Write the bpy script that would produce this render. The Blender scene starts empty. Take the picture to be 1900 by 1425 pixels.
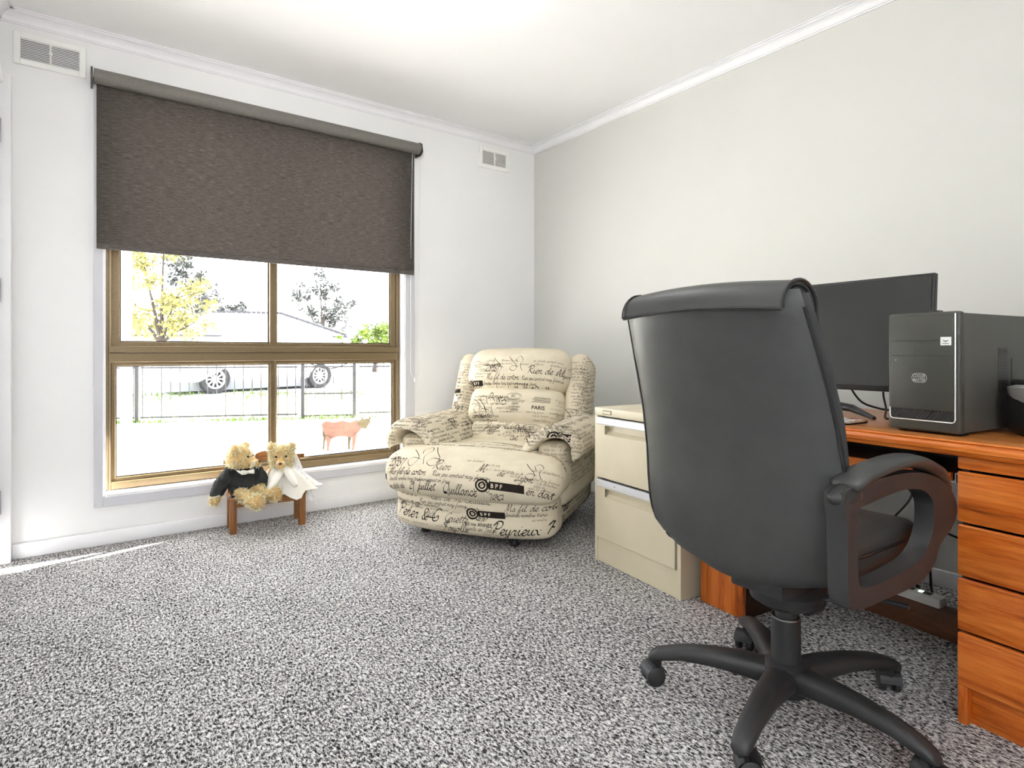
import bpy, bmesh, math, random
from mathutils import Vector, Matrix
from mathutils.bvhtree import BVHTree
R = math.radians
scene = bpy.context.scene
C = scene.collection

# ------------------------------------------------------------------ camera, sky, sun, exposure
cam = bpy.data.cameras.new('camera'); camo = bpy.data.objects.new('camera', cam); C.objects.link(camo)
cam.sensor_width = 36; cam.lens = 36 * 1095 / 1900; cam.shift_y = -61.5 / 1900
cam.clip_start = 0.03; cam.clip_end = 300
camo.location = (0, 0, 0.913); camo.rotation_euler = (R(90), 0, -R(36.457))
scene.camera = camo

wd = bpy.data.worlds.new('sky'); scene.world = wd; wd.use_nodes = True
wb = wd.node_tree.nodes['Background']
wb.inputs[0].default_value = (0.93, 0.96, 1.0, 1); wb.inputs[1].default_value = 4.0

sun = bpy.data.lights.new('sun', 'SUN'); sun.energy = 36; sun.angle = R(0.6); sun.color = (1.0, 0.975, 0.94)
suno = bpy.data.objects.new('sun', sun); C.objects.link(suno)
suno.rotation_euler = Vector((-0.963, -0.27, -0.60)).to_track_quat('-Z', 'Y').to_euler()

LAMP_POWER = 8.5
scene.view_settings.view_transform = 'Standard'; scene.view_settings.look = 'None'
scene.view_settings.gamma = 1; scene.view_settings.exposure = 1.16
scene.view_settings.use_curve_mapping = False
try:
    scene.cycles.use_denoising = True
    scene.cycles.max_bounces = 8; scene.cycles.diffuse_bounces = 4; scene.cycles.adaptive_threshold = 0.08; scene.cycles.transparent_max_bounces = 16
    scene.cycles.sample_clamp_indirect = 6
except Exception:
    pass

# ------------------------------------------------------------------ materials
def lin(r, g, b):
    f = lambda c: (c / 255 / 12.92) if c / 255 <= 0.04045 else ((c / 255 + 0.055) / 1.055) ** 2.4
    return (f(r), f(g), f(b), 1)

class N:
    """small node helper"""
    def __init__(s, name):
        s.m = bpy.data.materials.new(name); s.m.use_nodes = True
        s.t = s.m.node_tree; s.b = s.t.nodes['Principled BSDF']; s.out = s.t.nodes['Material Output']
    def n(s, typ, **kw):
        k = s.t.nodes.new(typ)
        for a, v in kw.items():
            if a in k.inputs.keys() if isinstance(a, str) else False: k.inputs[a].default_value = v
            else: setattr(k, a, v)
        return k
    def l(s, a, b): s.t.links.new(a, b)
    def coord(s, scale=(1, 1, 1), kind='Object'):
        tc = s.n('ShaderNodeTexCoord'); mp = s.n('ShaderNodeMapping'); mp.inputs['Scale'].default_value = scale
        s.l(tc.outputs[kind], mp.inputs[0]); return mp.outputs[0]
    def noise(s, vec, scale, detail=3, rough=0.55, dist=0):
        k = s.n('ShaderNodeTexNoise'); k.inputs['Scale'].default_value = scale; k.inputs['Detail'].default_value = detail
        k.inputs['Roughness'].default_value = rough; k.inputs['Distortion'].default_value = dist
        s.l(vec, k.inputs['Vector']); return k.outputs['Fac']
    def ramp(s, fac, stops):
        k = s.n('ShaderNodeValToRGB'); cr = k.color_ramp
        while len(cr.elements) < len(stops): cr.elements.new(0.5)
        for e, (p, c) in zip(cr.elements, stops): e.position = p; e.color = c
        s.l(fac, k.inputs[0]); return k.outputs[0]
    def bump(s, h, strength=0.3, dist=0.002):
        k = s.n('ShaderNodeBump'); k.inputs['Strength'].default_value = strength; k.inputs['Distance'].default_value = dist
        s.l(h, k.inputs['Height']); s.l(k.outputs[0], s.b.inputs['Normal'])

MATS = {}
def plain(name, col, rough=0.5, metal=0.0, var=0.06, vscale=12, bump=0.0, bscale=300, bdist=0.001, spec=0.5):
    if name in MATS: return MATS[name]
    a = N(name); v = a.coord()
    f = a.noise(v, vscale, 3)
    lo = tuple(max(0, c * (1 - var)) for c in col[:3]) + (1,); hi = tuple(min(1, c * (1 + var)) for c in col[:3]) + (1,)
    a.l(a.ramp(f, [(0.3, lo), (0.7, hi)]), a.b.inputs['Base Color'])
    a.b.inputs['Roughness'].default_value = rough; a.b.inputs['Metallic'].default_value = metal
    a.b.inputs['Specular IOR Level'].default_value = spec
    if bump > 0: a.bump(a.noise(v, bscale, 2), bump, bdist)
    MATS[name] = a.m; return a.m

def wood(name, dark, mid, light, axis='y', rough=0.38, sc=1.0):
    a = N(name)
    s = {'x': (1.2, 14, 14), 'y': (14, 1.2, 14), 'z': (14, 14, 1.2)}[axis]
    s = tuple(q * sc for q in s); v = a.coord(s)
    f = a.noise(v, 1.6, 6, 0.62, 1.2); f2 = a.noise(a.coord(tuple(q * 6 for q in s)), 2.2, 3, 0.6)
    mx = a.n('ShaderNodeMath', operation='MULTIPLY_ADD'); mx.inputs[1].default_value = 0.35
    a.l(f2, mx.inputs[0]); a.l(f, mx.inputs[2])
    a.l(a.ramp(mx.outputs[0], [(0.42, dark), (0.6, mid), (0.85, light)]), a.b.inputs['Base Color'])
    a.b.inputs['Roughness'].default_value = rough
    a.bump(f2, 0.12, 0.001); return a.m

def carpet():
    a = N('carpet_pile'); tc = a.n('ShaderNodeTexCoord')
    mp = a.n('ShaderNodeMapping'); mp.inputs['Scale'].default_value = (1.0, 0.5, 1.0); a.l(tc.outputs['Object'], mp.inputs[0])
    v = mp.outputs[0]
    f = a.noise(v, 165, 3, 0.75, 0.6)
    vo = a.n('ShaderNodeTexVoronoi'); vo.inputs['Scale'].default_value = 150; a.l(v, vo.inputs['Vector'])
    big = a.noise(v, 5, 2)
    m1 = a.n('ShaderNodeMath', operation='MULTIPLY_ADD'); m1.inputs[1].default_value = 0.05; a.l(big, m1.inputs[0]); a.l(f, m1.inputs[2])
    col = a.ramp(m1.outputs[0], [(0.41, lin(22, 22, 24)), (0.485, lin(108, 107, 108)), (0.555, lin(204, 202, 201)), (0.64, lin(246, 245, 243))])
    a.l(col, a.b.inputs['Base Color']); a.b.inputs['Roughness'].default_value = 0.95; a.b.inputs['Specular IOR Level'].default_value = 0.1
    a.bump(f, 0.7, 0.012); return a.m

def blind_fabric():
    a = N('blind_fabric'); v = a.coord((14, 1, 420)); v2 = a.coord((60, 1, 1100))
    f = a.noise(v, 1.6, 5, 0.7); f2 = a.noise(v2, 1.0, 2)
    mx = a.n('ShaderNodeMath', operation='MULTIPLY_ADD'); mx.inputs[1].default_value = 0.4; a.l(f2, mx.inputs[0]); a.l(f, mx.inputs[2])
    a.l(a.ramp(mx.outputs[0], [(0.5, lin(58, 53, 50)), (0.7, lin(88, 82, 78)), (0.95, lin(142, 136, 130))]), a.b.inputs['Base Color'])
    a.b.inputs['Roughness'].default_value = 0.85; a.bump(f2, 0.2, 0.0006); return a.m

def glass_pane():
    a = N('window_glass'); a.t.nodes.remove(a.b)
    tr = a.n('ShaderNodeBsdfTransparent'); gl = a.n('ShaderNodeBsdfGlossy'); gl.inputs['Roughness'].default_value = 0.02
    tr.inputs[0].default_value = (0.98, 0.98, 0.98, 1)
    mx = a.n('ShaderNodeMixShader'); mx.inputs[0].default_value = 0.05
    a.l(tr.outputs[0], mx.inputs[1]); a.l(gl.outputs[0], mx.inputs[2]); a.l(mx.outputs[0], a.out.inputs[0]); return a.m

def translucent(name, col, alpha):
    a = N(name); a.t.nodes.remove(a.b)
    tr = a.n('ShaderNodeBsdfTransparent'); di = a.n('ShaderNodeBsdfDiffuse'); di.inputs[0].default_value = col
    v = a.coord(); f = a.noise(v, 60, 2); r_ = a.ramp(f, [(0.3, (alpha - .12,) * 3 + (1,)), (0.7, (alpha + .12,) * 3 + (1,))])
    mx = a.n('ShaderNodeMixShader'); a.l(r_, mx.inputs[0]); a.l(tr.outputs[0], mx.inputs[1]); a.l(di.outputs[0], mx.inputs[2]); a.l(mx.outputs[0], a.out.inputs[0]); return a.m

def emis(name, col, strength):
    a = N(name); a.b.inputs['Base Color'].default_value = col; a.b.inputs['Emission Color'].default_value = col
    a.b.inputs['Emission Strength'].default_value = strength; return a.m

M = dict(
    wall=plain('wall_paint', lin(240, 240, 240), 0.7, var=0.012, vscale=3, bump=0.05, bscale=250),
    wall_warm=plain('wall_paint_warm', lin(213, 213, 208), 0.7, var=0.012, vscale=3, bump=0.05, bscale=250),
    ceil=plain('ceiling_paint', lin(248, 248, 248), 0.8, var=0.01, vscale=3),
    trim=plain('gloss_trim_paint', lin(240, 240, 242), 0.35, var=0.01),
    arch=plain('grey_trim_paint', lin(206, 206, 212), 0.45, var=0.01),
    carpet=carpet(), blind=blind_fabric(), glass=glass_pane(),
    tube=plain('blind_tube_grey', lin(118, 114, 108), 0.7, var=0.08, vscale=80),
    bracket=plain('blind_bracket', lin(84, 82, 80), 0.5),
    alu=plain('bronze_aluminium', lin(128, 110, 80), 0.42, 0.35, var=0.08, vscale=90),
    alud=plain('dark_window_gasket', lin(52, 44, 34), 0.6),
    vent=plain('vent_cream', lin(244, 244, 241), 0.5, var=0.01),
    ventd=plain('vent_dark', lin(40, 36, 33), 0.9),
    chain=plain('blind_cord', lin(225, 225, 222), 0.4),
    steel=plain('hinge_steel', lin(170, 170, 172), 0.35, 0.8),
    cream=plain('cabinet_cream', lin(214, 203, 176), 0.42, var=0.03, vscale=6, bump=0.03, bscale=500),
    creamd=plain('cabinet_shadow_gap', lin(70, 62, 48), 0.7),
    strip=plain('cabinet_silver_strip', lin(222, 222, 224), 0.35, 0.3, var=0.02),
    green=plain('tub_green', lin(112, 128, 118), 0.5, var=0.05),
    leather=plain('black_leather', lin(60, 61, 60), 0.42, var=0.10, vscale=14, bump=0.18, bscale=420, bdist=0.0012),
    piping=plain('black_piping', lin(34, 34, 34), 0.35),
    plastic=plain('black_plastic', lin(44, 44, 45), 0.5, var=0.06, bump=0.08, bscale=600),
    gas=plain('gas_lift_black', lin(58, 58, 58), 0.3, 0.3),
    chrome=plain('chrome_ring', lin(170, 170, 170), 0.25, 0.9),
    fabric=plain('cream_print_cotton', lin(219, 208, 184), 0.9, var=0.05, vscale=9, bump=0.2, bscale=700, bdist=0.0008, spec=0.2),
    ink=plain('print_ink', lin(46, 40, 36), 0.9, spec=0.1),
    inkl=plain('print_ink_faded', lin(112, 98, 80), 0.9, spec=0.1),
    inkw=plain('print_unprinted_letters', lin(232, 222, 200), 0.9, spec=0.1),
    wood_y=wood('desk_timber_along', lin(112, 46, 8), lin(190, 92, 24), lin(222, 130, 54), 'y'),
    wood_z=wood('desk_timber_upright', lin(120, 50, 10), lin(186, 88, 22), lin(216, 124, 50), 'z'),
    wood_top=wood('desk_timber_top', lin(96, 52, 18), lin(166, 98, 44), lin(200, 134, 72), 'y', 0.3),
    wood_dark=wood('desk_timber_rail', lin(58, 34, 20), lin(92, 58, 36), lin(116, 78, 52), 'y', 0.5),
    carc=plain('desk_carcass_dark', lin(66, 40, 22), 0.6, var=0.15),
    pcb=plain('computer_case_black', lin(66, 66, 60), 0.45, var=0.05, bump=0.08, bscale=800),
    pcs=plain('computer_case_side', lin(82, 82, 77), 0.5, var=0.05, bump=0.1, bscale=700),
    silver=plain('silver_trim', lin(220, 220, 220), 0.25, 0.5),
    white=plain('white_plastic', lin(236, 236, 234), 0.4, var=0.01),
    screen=plain('screen_glass', lin(40, 42, 40), 0.22, var=0.02, spec=0.5),
    bezel=plain('monitor_bezel', lin(26, 26, 26), 0.35),
    logo=plain('logo_grey', lin(176, 176, 174), 0.4),
    printer=plain('printer_black', lin(22, 22, 23), 0.35),
    printg=plain('printer_silver_panel', lin(142, 144, 142), 0.4),
    cable=plain('black_cable', lin(22, 22, 22), 0.5),
    board=plain('power_board_white', lin(200, 198, 192), 0.45),
    led=emis('power_led', (0.6, 1.0, 0.75, 1), 3.0),
    bench=wood('bench_timber', lin(78, 46, 18), lin(126, 78, 34), lin(160, 106, 54), 'z'),
    fur=plain('bear_fur', lin(206, 172, 116), 0.95, var=0.3, vscale=30, spec=0.1),
    furt=plain('bear_fur_tips', lin(244, 230, 198), 0.95, var=0.25, vscale=25, spec=0.1),
    furp=plain('bear_muzzle', lin(228, 212, 180), 0.9, var=0.06),
    pad=plain('bear_paw_pad', lin(196, 160, 104), 0.9),
    nose=plain('bear_nose', lin(40, 26, 22), 0.5),
    jacket=plain('bear_black_jacket', lin(40, 42, 40), 0.9, var=0.2, vscale=40, bump=0.2, bscale=500),
    satin=plain('white_satin', lin(238, 234, 224), 0.5, var=0.03),
    veil=translucent('white_tulle', (0.95, 0.95, 0.95, 1), 0.8),
    paper=plain('folder_blue_grey', lin(150, 160, 168), 0.7),
)
M['pad_photo'] = None
def mouse_photo():
    a = N('mouse_pad_photo'); v = a.coord((1, 1, 1)); f = a.noise(v, 14, 4, 0.6, 1.0)
    a.l(a.ramp(f, [(0.36, lin(60, 40, 30)), (0.46, lin(190, 140, 100)), (0.54, lin(240, 236, 232)), (0.62, lin(150, 180, 205)), (0.75, lin(235, 240, 245))]), a.b.inputs['Base Color'])
    a.b.inputs['Roughness'].default_value = 0.6; return a.m
M['pad_photo'] = mouse_photo()

# ------------------------------------------------------------------ object helpers
def tag(o, label=None, cat=None, group=None, kind=None):
    if label: o['label'] = label
    if cat: o['category'] = cat
    if group: o['group'] = group
    if kind: o['kind'] = kind
    return o
def empty(name, loc, rz=0.0):
    o = bpy.data.objects.new(name, None); C.objects.link(o); o.location = loc; o.rotation_euler = (0, 0, rz)
    o.empty_display_size = 0.1; return o
def link(name, me, mat, parent=None):
    o = bpy.data.objects.new(name, me); C.objects.link(o)
    if mat is not None and not me.materials: me.materials.append(mat)
    if parent is not None: o.parent = parent
    return o
def obj(name, bm, mat, parent=None, smooth=False, sharp=40):
    bmesh.ops.recalc_face_normals(bm, faces=bm.faces)
    me = bpy.data.meshes.new(name); bm.to_mesh(me); bm.free()
    if smooth:
        me.polygons.foreach_set('use_smooth', [True] * len(me.polygons))
        try: me.set_sharp_from_angle(angle=R(sharp))
        except Exception: pass
    return link(name, me, mat, parent)
def share(src, parent, loc=None, rot=None, name=None):
    o = src.copy(); C.objects.link(o); o.parent = parent
    if loc is not None: o.location = loc
    if rot is not None: o.rotation_euler = rot
    if name: o.name = name
    return o
def xf(bm, verts, mat):
    bmesh.ops.transform(bm, matrix=mat, verts=verts)
def box(bm, x0, x1, y0, y1, z0, z1, bev=0.0, seg=2, mat=None):
    r = bmesh.ops.create_cube(bm, size=1.0); vs = r['verts']
    m = Matrix.Translation(((x0 + x1) / 2, (y0 + y1) / 2, (z0 + z1) / 2)) @ Matrix.Diagonal((x1 - x0, y1 - y0, z1 - z0, 1))
    xf(bm, vs, m)
    if bev > 0:
        es = set(e for v in vs for e in v.link_edges)
        rr = bmesh.ops.bevel(bm, geom=list(es), offset=bev, segments=seg, profile=0.5, affect='EDGES')
        vs = list(set(v for f in rr['faces'] for v in f.verts) | set(v for v in vs if v.is_valid))
        # collect whole island
        isl = set(vs); st = list(vs)
        while st:
            v = st.pop()
            for e in v.link_edges:
                w = e.other_vert(v)
                if w not in isl: isl.add(w); st.append(w)
        vs = list(isl)
    if mat is not None: xf(bm, vs, mat)
    return vs
def bx(name, mat, parent, x0, x1, y0, y1, z0, z1, bev=0.0, seg=2):
    bm = bmesh.new(); box(bm, x0, x1, y0, y1, z0, z1, bev, seg); return obj(name, bm, mat, parent, smooth=bev > 0, sharp=35)
def catmull(pts, n=6, closed=False):
    P = [Vector(p) for p in pts]; out = []
    k = len(P)
    if k < 3 and not closed: return P
    rng = range(k) if closed else range(k - 1)
    for i in rng:
        if closed: a, b, c, d = P[(i - 1) % k], P[i], P[(i + 1) % k], P[(i + 2) % k]
        else: a, b, c, d = P[max(i - 1, 0)], P[i], P[i + 1], P[min(i + 2, k - 1)]
        for j in range(n):
            t = j / n
            out.append(0.5 * ((2 * b) + (c - a) * t + (2 * a - 5 * b + 4 * c - d) * t * t + (3 * b - a - 3 * c + d) * t ** 3))
    if not closed: out.append(P[-1])
    return out
def tube(bm, pts, rad, seg=10, cap=True, closed=False, flat=None):
    """tube along pts; rad float / list; flat=(a,b) elliptical scale"""
    P = [Vector(p) for p in pts]; n = len(P); rings = []
    up = Vector((0, 0, 1)); prev = None
    for i, p in enumerate(P):
        if closed: t = (P[(i + 1) % n] - P[i - 1])
        else: t = P[min(i + 1, n - 1)] - P[max(i - 1, 0)]
        t.normalize()
        if prev is None:
            s = t.cross(up)
            if s.length < 1e-3: s = t.cross(Vector((0, 1, 0)))
            s.normalize()
        else:
            s = prev - t * prev.dot(t)
            if s.length < 1e-6: s = t.cross(up)
            s.normalize()
        prev = s; u = s.cross(t).normalized()
        r = rad[i] if isinstance(rad, (list, tuple)) else rad
        a, b = flat if flat else (1, 1)
        rings.append([bm.verts.new(p + s * (math.cos(q) * r * a) + u * (math.sin(q) * r * b)) for q in [2 * math.pi * k / seg for k in range(seg)]])
    m = n if closed else n - 1
    for i in range(m):
        A, B = rings[i], rings[(i + 1) % n]
        for k in range(seg): bm.faces.new((A[k], A[(k + 1) % seg], B[(k + 1) % seg], B[k]))
    if cap and not closed:
        bm.faces.new(rings[0][::-1]); bm.faces.new(rings[-1])
    return rings
def lathe(bm, prof, seg=24, mat=None, axis='z'):
    rings = []; start = len(bm.verts)
    for r, z in prof:
        if r < 1e-6: rings.append([bm.verts.new((0, 0, z))])
        else: rings.append([bm.verts.new((r * math.cos(2 * math.pi * k / seg), r * math.sin(2 * math.pi * k / seg), z)) for k in range(seg)])
    for A, B in zip(rings, rings[1:]):
        if len(A) == 1 and len(B) == 1: continue
        for k in range(seg):
            k2 = (k + 1) % seg
            if len(A) == 1: bm.faces.new((A[0], B[k2], B[k]))
            elif len(B) == 1: bm.faces.new((A[k], A[k2], B[0]))
            else: bm.faces.new((A[k], A[k2], B[k2], B[k]))
    if len(rings[0]) > 1: bm.faces.new(rings[0][::-1])
    if len(rings[-1]) > 1: bm.faces.new(rings[-1])
    vs = [v for r in rings for v in r]
    if mat is not None: xf(bm, vs, mat)
    return vs
def prism(bm, poly, d0, d1, plane='xz', mat=None):
    """extrude 2D polygon; plane xz -> depth along y"""
    def P(u, v, d): return {'xz': (u, d, v), 'xy': (u, v, d), 'yz': (d, u, v)}[plane]
    A = [bm.verts.new(P(u, v, d0)) for u, v in poly]; B = [bm.verts.new(P(u, v, d1)) for u, v in poly]
    n = len(poly)
    fa = bm.faces.new(A[::-1]); fb = bm.faces.new(B)
    for i in range(n): bm.faces.new((A[i], A[(i + 1) % n], B[(i + 1) % n], B[i]))
    if mat is not None: xf(bm, A + B, mat)
    bmesh.ops.triangulate(bm, faces=[fa, fb]) if n > 8 else None
    return A + B
def cushion(bm, c, h, r, puff=(0, 0, 0), n=14, deform=None, mat=None):
    """rounded box with crowned faces; c centre, h half sizes, r corner radius"""
    t = bmesh.new(); bmesh.ops.create_cube(t, size=2.0)
    bmesh.ops.subdivide_edges(t, edges=t.edges, cuts=n, use_grid_fill=True)
    vs = []
    mp = {}
    for v in t.verts:
        q = v.co.copy()
        # warp parameter so corners get more samples
        q = Vector([math.copysign(abs(a) ** 0.8, a) for a in q])
        p = Vector((q.x * h[0], q.y * h[1], q.z * h[2]))
        inner = Vector([max(-(h[i] - r), min(h[i] - r, p[i])) for i in range(3)])
        d = p - inner
        if d.length > 1e-9: p = inner + d.normalized() * r
        e = [p[i] / h[i] for i in range(3)]
        bl = [max(0.0, 1 - abs(a) ** 2.4) for a in e]
        p.x += math.copysign(puff[0] * bl[1] * bl[2], p.x) * min(1, abs(e[0]) * 1.5)
        p.y += math.copysign(puff[1] * bl[0] * bl[2], p.y) * min(1, abs(e[1]) * 1.5)
        p.z += math.copysign(puff[2] * bl[0] * bl[1], p.z) * min(1, abs(e[2]) * 1.5)
        if deform: p = deform(p, e)
        p = p + Vector(c)
        if mat is not None: p = mat @ p
        mp[v] = bm.verts.new(p)
    for f in t.faces: bm.faces.new([mp[v] for v in f.verts])
    t.free()
    return list(mp.values())
def ball(bm, c, r, seg=16, rings=10, mat=None):
    rr = (r, r, r) if isinstance(r, (int, float)) else r
    m = Matrix.Translation(c) @ (mat if mat is not None else Matrix.Identity(4)) @ Matrix.Diagonal((*rr, 1))
    return bmesh.ops.create_uvsphere(bm, u_segments=seg, v_segments=rings, radius=1.0, matrix=m)['verts']
def fuse(bm, voxel, smooth=4, name='fused'):
    """voxel-fuse overlapping closed shapes into one continuous mesh"""
    me = bpy.data.meshes.new(name); bm.to_mesh(me); bm.free()
    o = bpy.data.objects.new(name, me); C.objects.link(o)
    md = o.modifiers.new('r', 'REMESH'); md.mode = 'VOXEL'; md.voxel_size = voxel
    if smooth:
        s = o.modifiers.new('s', 'SMOOTH'); s.iterations = smooth; s.factor = 0.5
    dg = bpy.context.evaluated_depsgraph_get(); dg.update()
    out = bpy.data.meshes.new_from_object(o.evaluated_get(dg)); out.materials.clear()
    bpy.data.objects.remove(o); bpy.data.meshes.remove(me)
    out.polygons.foreach_set('use_smooth', [True] * len(out.polygons)); out.name = name
    return out
def struct(o, label, cat): return tag(o, label, cat, kind='structure')

# lettering with the built-in face, flattened to a mesh in its own xy plane
def letter_mesh(txt, size, shear=0.0, spacing=1.0, extrude=0.0, bold=0.0, res=3):
    cu = bpy.data.curves.new('t', 'FONT'); cu.body = txt; cu.size = size; cu.shear = shear; cu.space_character = spacing
    cu.extrude = extrude; cu.offset = bold; cu.resolution_u = res; cu.align_x = 'LEFT'
    o = bpy.data.objects.new('t', cu); C.objects.link(o)
    dg = bpy.context.evaluated_depsgraph_get(); dg.update()
    me = bpy.data.meshes.new_from_object(o.evaluated_get(dg)); me.materials.clear()
    bpy.data.objects.remove(o); bpy.data.curves.remove(cu)
    return me

# ------------------------------------------------------------------ the room
XL, XR, YF, YB, ZC = -0.27, 2.70, 3.38, -0.9, 2.40
WX0, WX1, WZ0, WZ1 = 0.10, 1.66, 0.22, 2.14
def wall_with_hole(name, y0, y1, x0, x1, z0, z1, hx0, hx1, hz0, hz1, mat):
    bm = bmesh.new()
    box(bm, x0, hx0, y0, y1, z0, z1); box(bm, hx1, x1, y0, y1, z0, z1)
    box(bm, hx0, hx1, y0, y1, z0, hz0); box(bm, hx0, hx1, y0, y1, hz1, z1)
    bmesh.ops.remove_doubles(bm, verts=bm.verts, dist=1e-5)
    return obj(name, bm, mat)
struct(bx('floor', M['carpet'], None, -1.25, 2.75, YB - 0.05, 3.44, -0.06, 0.0), 'speckled grey loop pile carpet covering the whole room', 'floor')
struct(bx('ceiling', M['ceil'], None, -1.3, 2.8, YB - 0.1, 3.63, ZC, ZC + 0.06), 'flat white painted ceiling', 'ceiling')
struct(wall_with_hole('wall_front', YF, 3.47, -0.4, 2.8, -0.06, ZC, WX0, WX1, WZ0, WZ1, M['wall']), 'white painted wall around the window', 'wall')
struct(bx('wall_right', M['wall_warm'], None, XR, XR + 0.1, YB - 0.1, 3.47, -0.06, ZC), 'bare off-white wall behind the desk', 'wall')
# left wall, its door near the window, and the recess the photographer stands beside
DY0, DY1, DZ = 2.46, 3.30, 2.04
bm = bmesh.new(); box(bm, XL - 0.1, XL, 0.95, DY0 - 0.03, -0.06, ZC); box(bm, XL - 0.1, XL, DY1 + 0.012, YF, -0.06, ZC); box(bm, XL - 0.1, XL, DY0 - 0.03, DY1 + 0.012, DZ + 0.02, ZC)
struct(obj('wall_left', bm, M['wall']), 'white wall at the left edge with a white door in it', 'wall')
bm = bmesh.new(); box(bm, -1.25, XL, 0.95, 1.05, -0.06, ZC); box(bm, -1.3, -1.2, YB, 1.05, -0.06, ZC)
struct(obj('wall_recess', bm, M['wall']), 'white walls of the recess beside the entry', 'wall')
struct(wall_with_hole('wall_back', YB - 0.1, YB, -1.3, 2.8, -0.06, ZC, -1.1, 0.5, 0.75, 2.15, M['wall']), 'white wall with an added fill light opening behind the viewpoint', 'wall')
fill_win = empty('fill_window', (-0.3, YB - 0.05, 0.75)); tag(fill_win, 'wide white framed opening added behind the viewpoint to let in fill light', 'window', kind='structure')  # added glazed opening, no known window here; lets sky light in as fill
for x0, x1, z0, z1 in ((-0.8, -0.75, 0, 1.4), (0.75, 0.8, 0, 1.4), (-0.75, 0.75, 0, 0.05), (-0.75, 0.75, 1.35, 1.4), (-0.025, 0.025, 0.05, 1.35)): bx('frame', M['trim'], fill_win, x0, x1, -0.03, 0.03, z0, z1)
for x0, x1 in ((-0.75, -0.025), (0.025, 0.75)): bx('pane', M['glass'], fill_win, x0, x1, -0.003, 0.003, 0.05, 1.35)
# cornices: a cove with a fillet at each edge
def cove(d=0.052):
    pr = [(0, 0), (0, -d), (0.006, -d), (0.006, -d + 0.007), (0.011, -d + 0.007)]
    for k in range(1, 6):
        a = k / 6 * math.pi / 2
        pr.append((0.011 + (d - 0.022) * (1 - math.cos(a)), -d + 0.007 + (d - 0.018) * math.sin(a)))
    pr += [(d - 0.011, -0.011), (d - 0.011, -0.005), (d, -0.005), (d, 0)]
    return pr
def cornice(name, p, q, inward, label):
    p, q, w = Vector(p), Vector(q), Vector(inward); bm = bmesh.new(); pr = cove()
    A = [bm.verts.new((p.x + w.x * u, p.y + w.y * u, ZC + v)) for u, v in pr]; B = [bm.verts.new((q.x + w.x * u, q.y + w.y * u, ZC + v)) for u, v in pr]
    for i in range(len(pr)): bm.faces.new((A[i], A[(i + 1) % len(pr)], B[(i + 1) % len(pr)], B[i]))
    bm.faces.new(A[::-1]); bm.faces.new(B)
    return struct(obj(name, bm, M['trim']), label, 'cornice')
cornice('trim_1', (XL, YF, 0), (XR, YF, 0), (0, -1, 0), 'white cove cornice above the window wall')
cornice('trim_2', (XR, YF, 0), (XR, YB, 0), (-1, 0, 0), 'white cove cornice above the bare right wall')
cornice('trim_3', (XL, 0.95, 0), (XL, YF, 0), (1, 0, 0), 'white cove cornice above the left door')
def skirting(name, x0, x1, y0, y1, label): return struct(bx(name, M['trim'], None, x0, x1, y0, y1, 0, 0.066, 0.004, 2), label, 'baseboard')
skirting('baseboard_front', -0.225, XR - 0.015, YF - 0.015, YF, 'white baseboard below the window')
skirting('baseboard_right', XR - 0.015, XR, YB, YF - 0.015, 'white baseboard along the right wall')
skirting('baseboard_left', XL, XL + 0.015, 1.05, DY0 - 0.10, 'white baseboard along the left wall')

# door in the left wall
dr = empty('door_1', (XL, (DY0 + DY1) / 2, 0)); tag(dr, 'white hinged door at the left edge of the photo', 'door', kind='structure')
dm = (DY0 + DY1) / 2
bx('door_leaf', M['trim'], dr, -0.045, -0.006, DY0 - dm + 0.004, DY1 - dm - 0.004, 0.008, DZ, 0.003)
bm = bmesh.new(); box(bm, -0.1, 0.0, DY1 - dm, DY1 - dm + 0.012, 0, DZ + 0.014); box(bm, -0.1, 0, DY0 - dm - 0.03, DY0 - dm, 0, DZ + 0.014); box(bm, -0.1, 0, DY0 - dm, DY1 - dm, DZ, DZ + 0.014)
obj('jamb', bm, M['trim'], dr)
bx('architrave', M['trim'], dr, 0.0, 0.045, DY1 - dm + 0.014, YF - dm, 0, 2.10, 0.004)
bx('architrave', M['trim'], dr, 0.0, 0.02, DY0 - dm - 0.095, DY0 - dm - 0.03, 0, 2.10, 0.004)
bx('architrave', M['trim'], dr, 0.0, 0.02, DY0 - dm - 0.03, DY1 - dm + 0.014, DZ + 0.014, 2.10, 0.004)
for hz in (0.27, 1.17, 1.85):
    bm = bmesh.new()
    lathe(bm, [(0.0065, hz - 0.05), (0.0065, hz + 0.05)], 10, Matrix.Translation((0.008, DY1 - dm + 0.003, 0)))
    h = obj('hinge', bm, M['steel'], dr, True)
    bx('hinge_leaf', M['steel'], h, -0.004, 0.003, DY1 - dm - 0.03, DY1 - dm + 0.012, hz - 0.048, hz + 0.048)
bm = bmesh.new(); lathe(bm, [(0.0, 0), (0.026, 0.0), (0.026, 0.008), (0.011, 0.012), (0.011, 0.04), (0.022, 0.05), (0.022, 0.062), (0, 0.066)], 18, Matrix.Translation((-0.006, DY0 - dm + 0.07, 1.0)) @ Matrix.Rotation(R(90), 4, 'Y'))
obj('door_knob', bm, M['steel'], dr, True)

# window
win = empty('window_1', ((WX0 + WX1) / 2, YF, WZ0)); tag(win, 'bronze aluminium window of four panes with white reveal', 'window', kind='structure')
ox, oy, oz = win.location
def wb_(name, mat, x0, x1, y0, y1, z0, z1, bev=0.002, parent=None):
    return bx(name, mat, parent or win, x0 - ox, x1 - ox, y0 - oy, y1 - oy, z0 - oz, z1 - oz, bev, 1)
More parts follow.
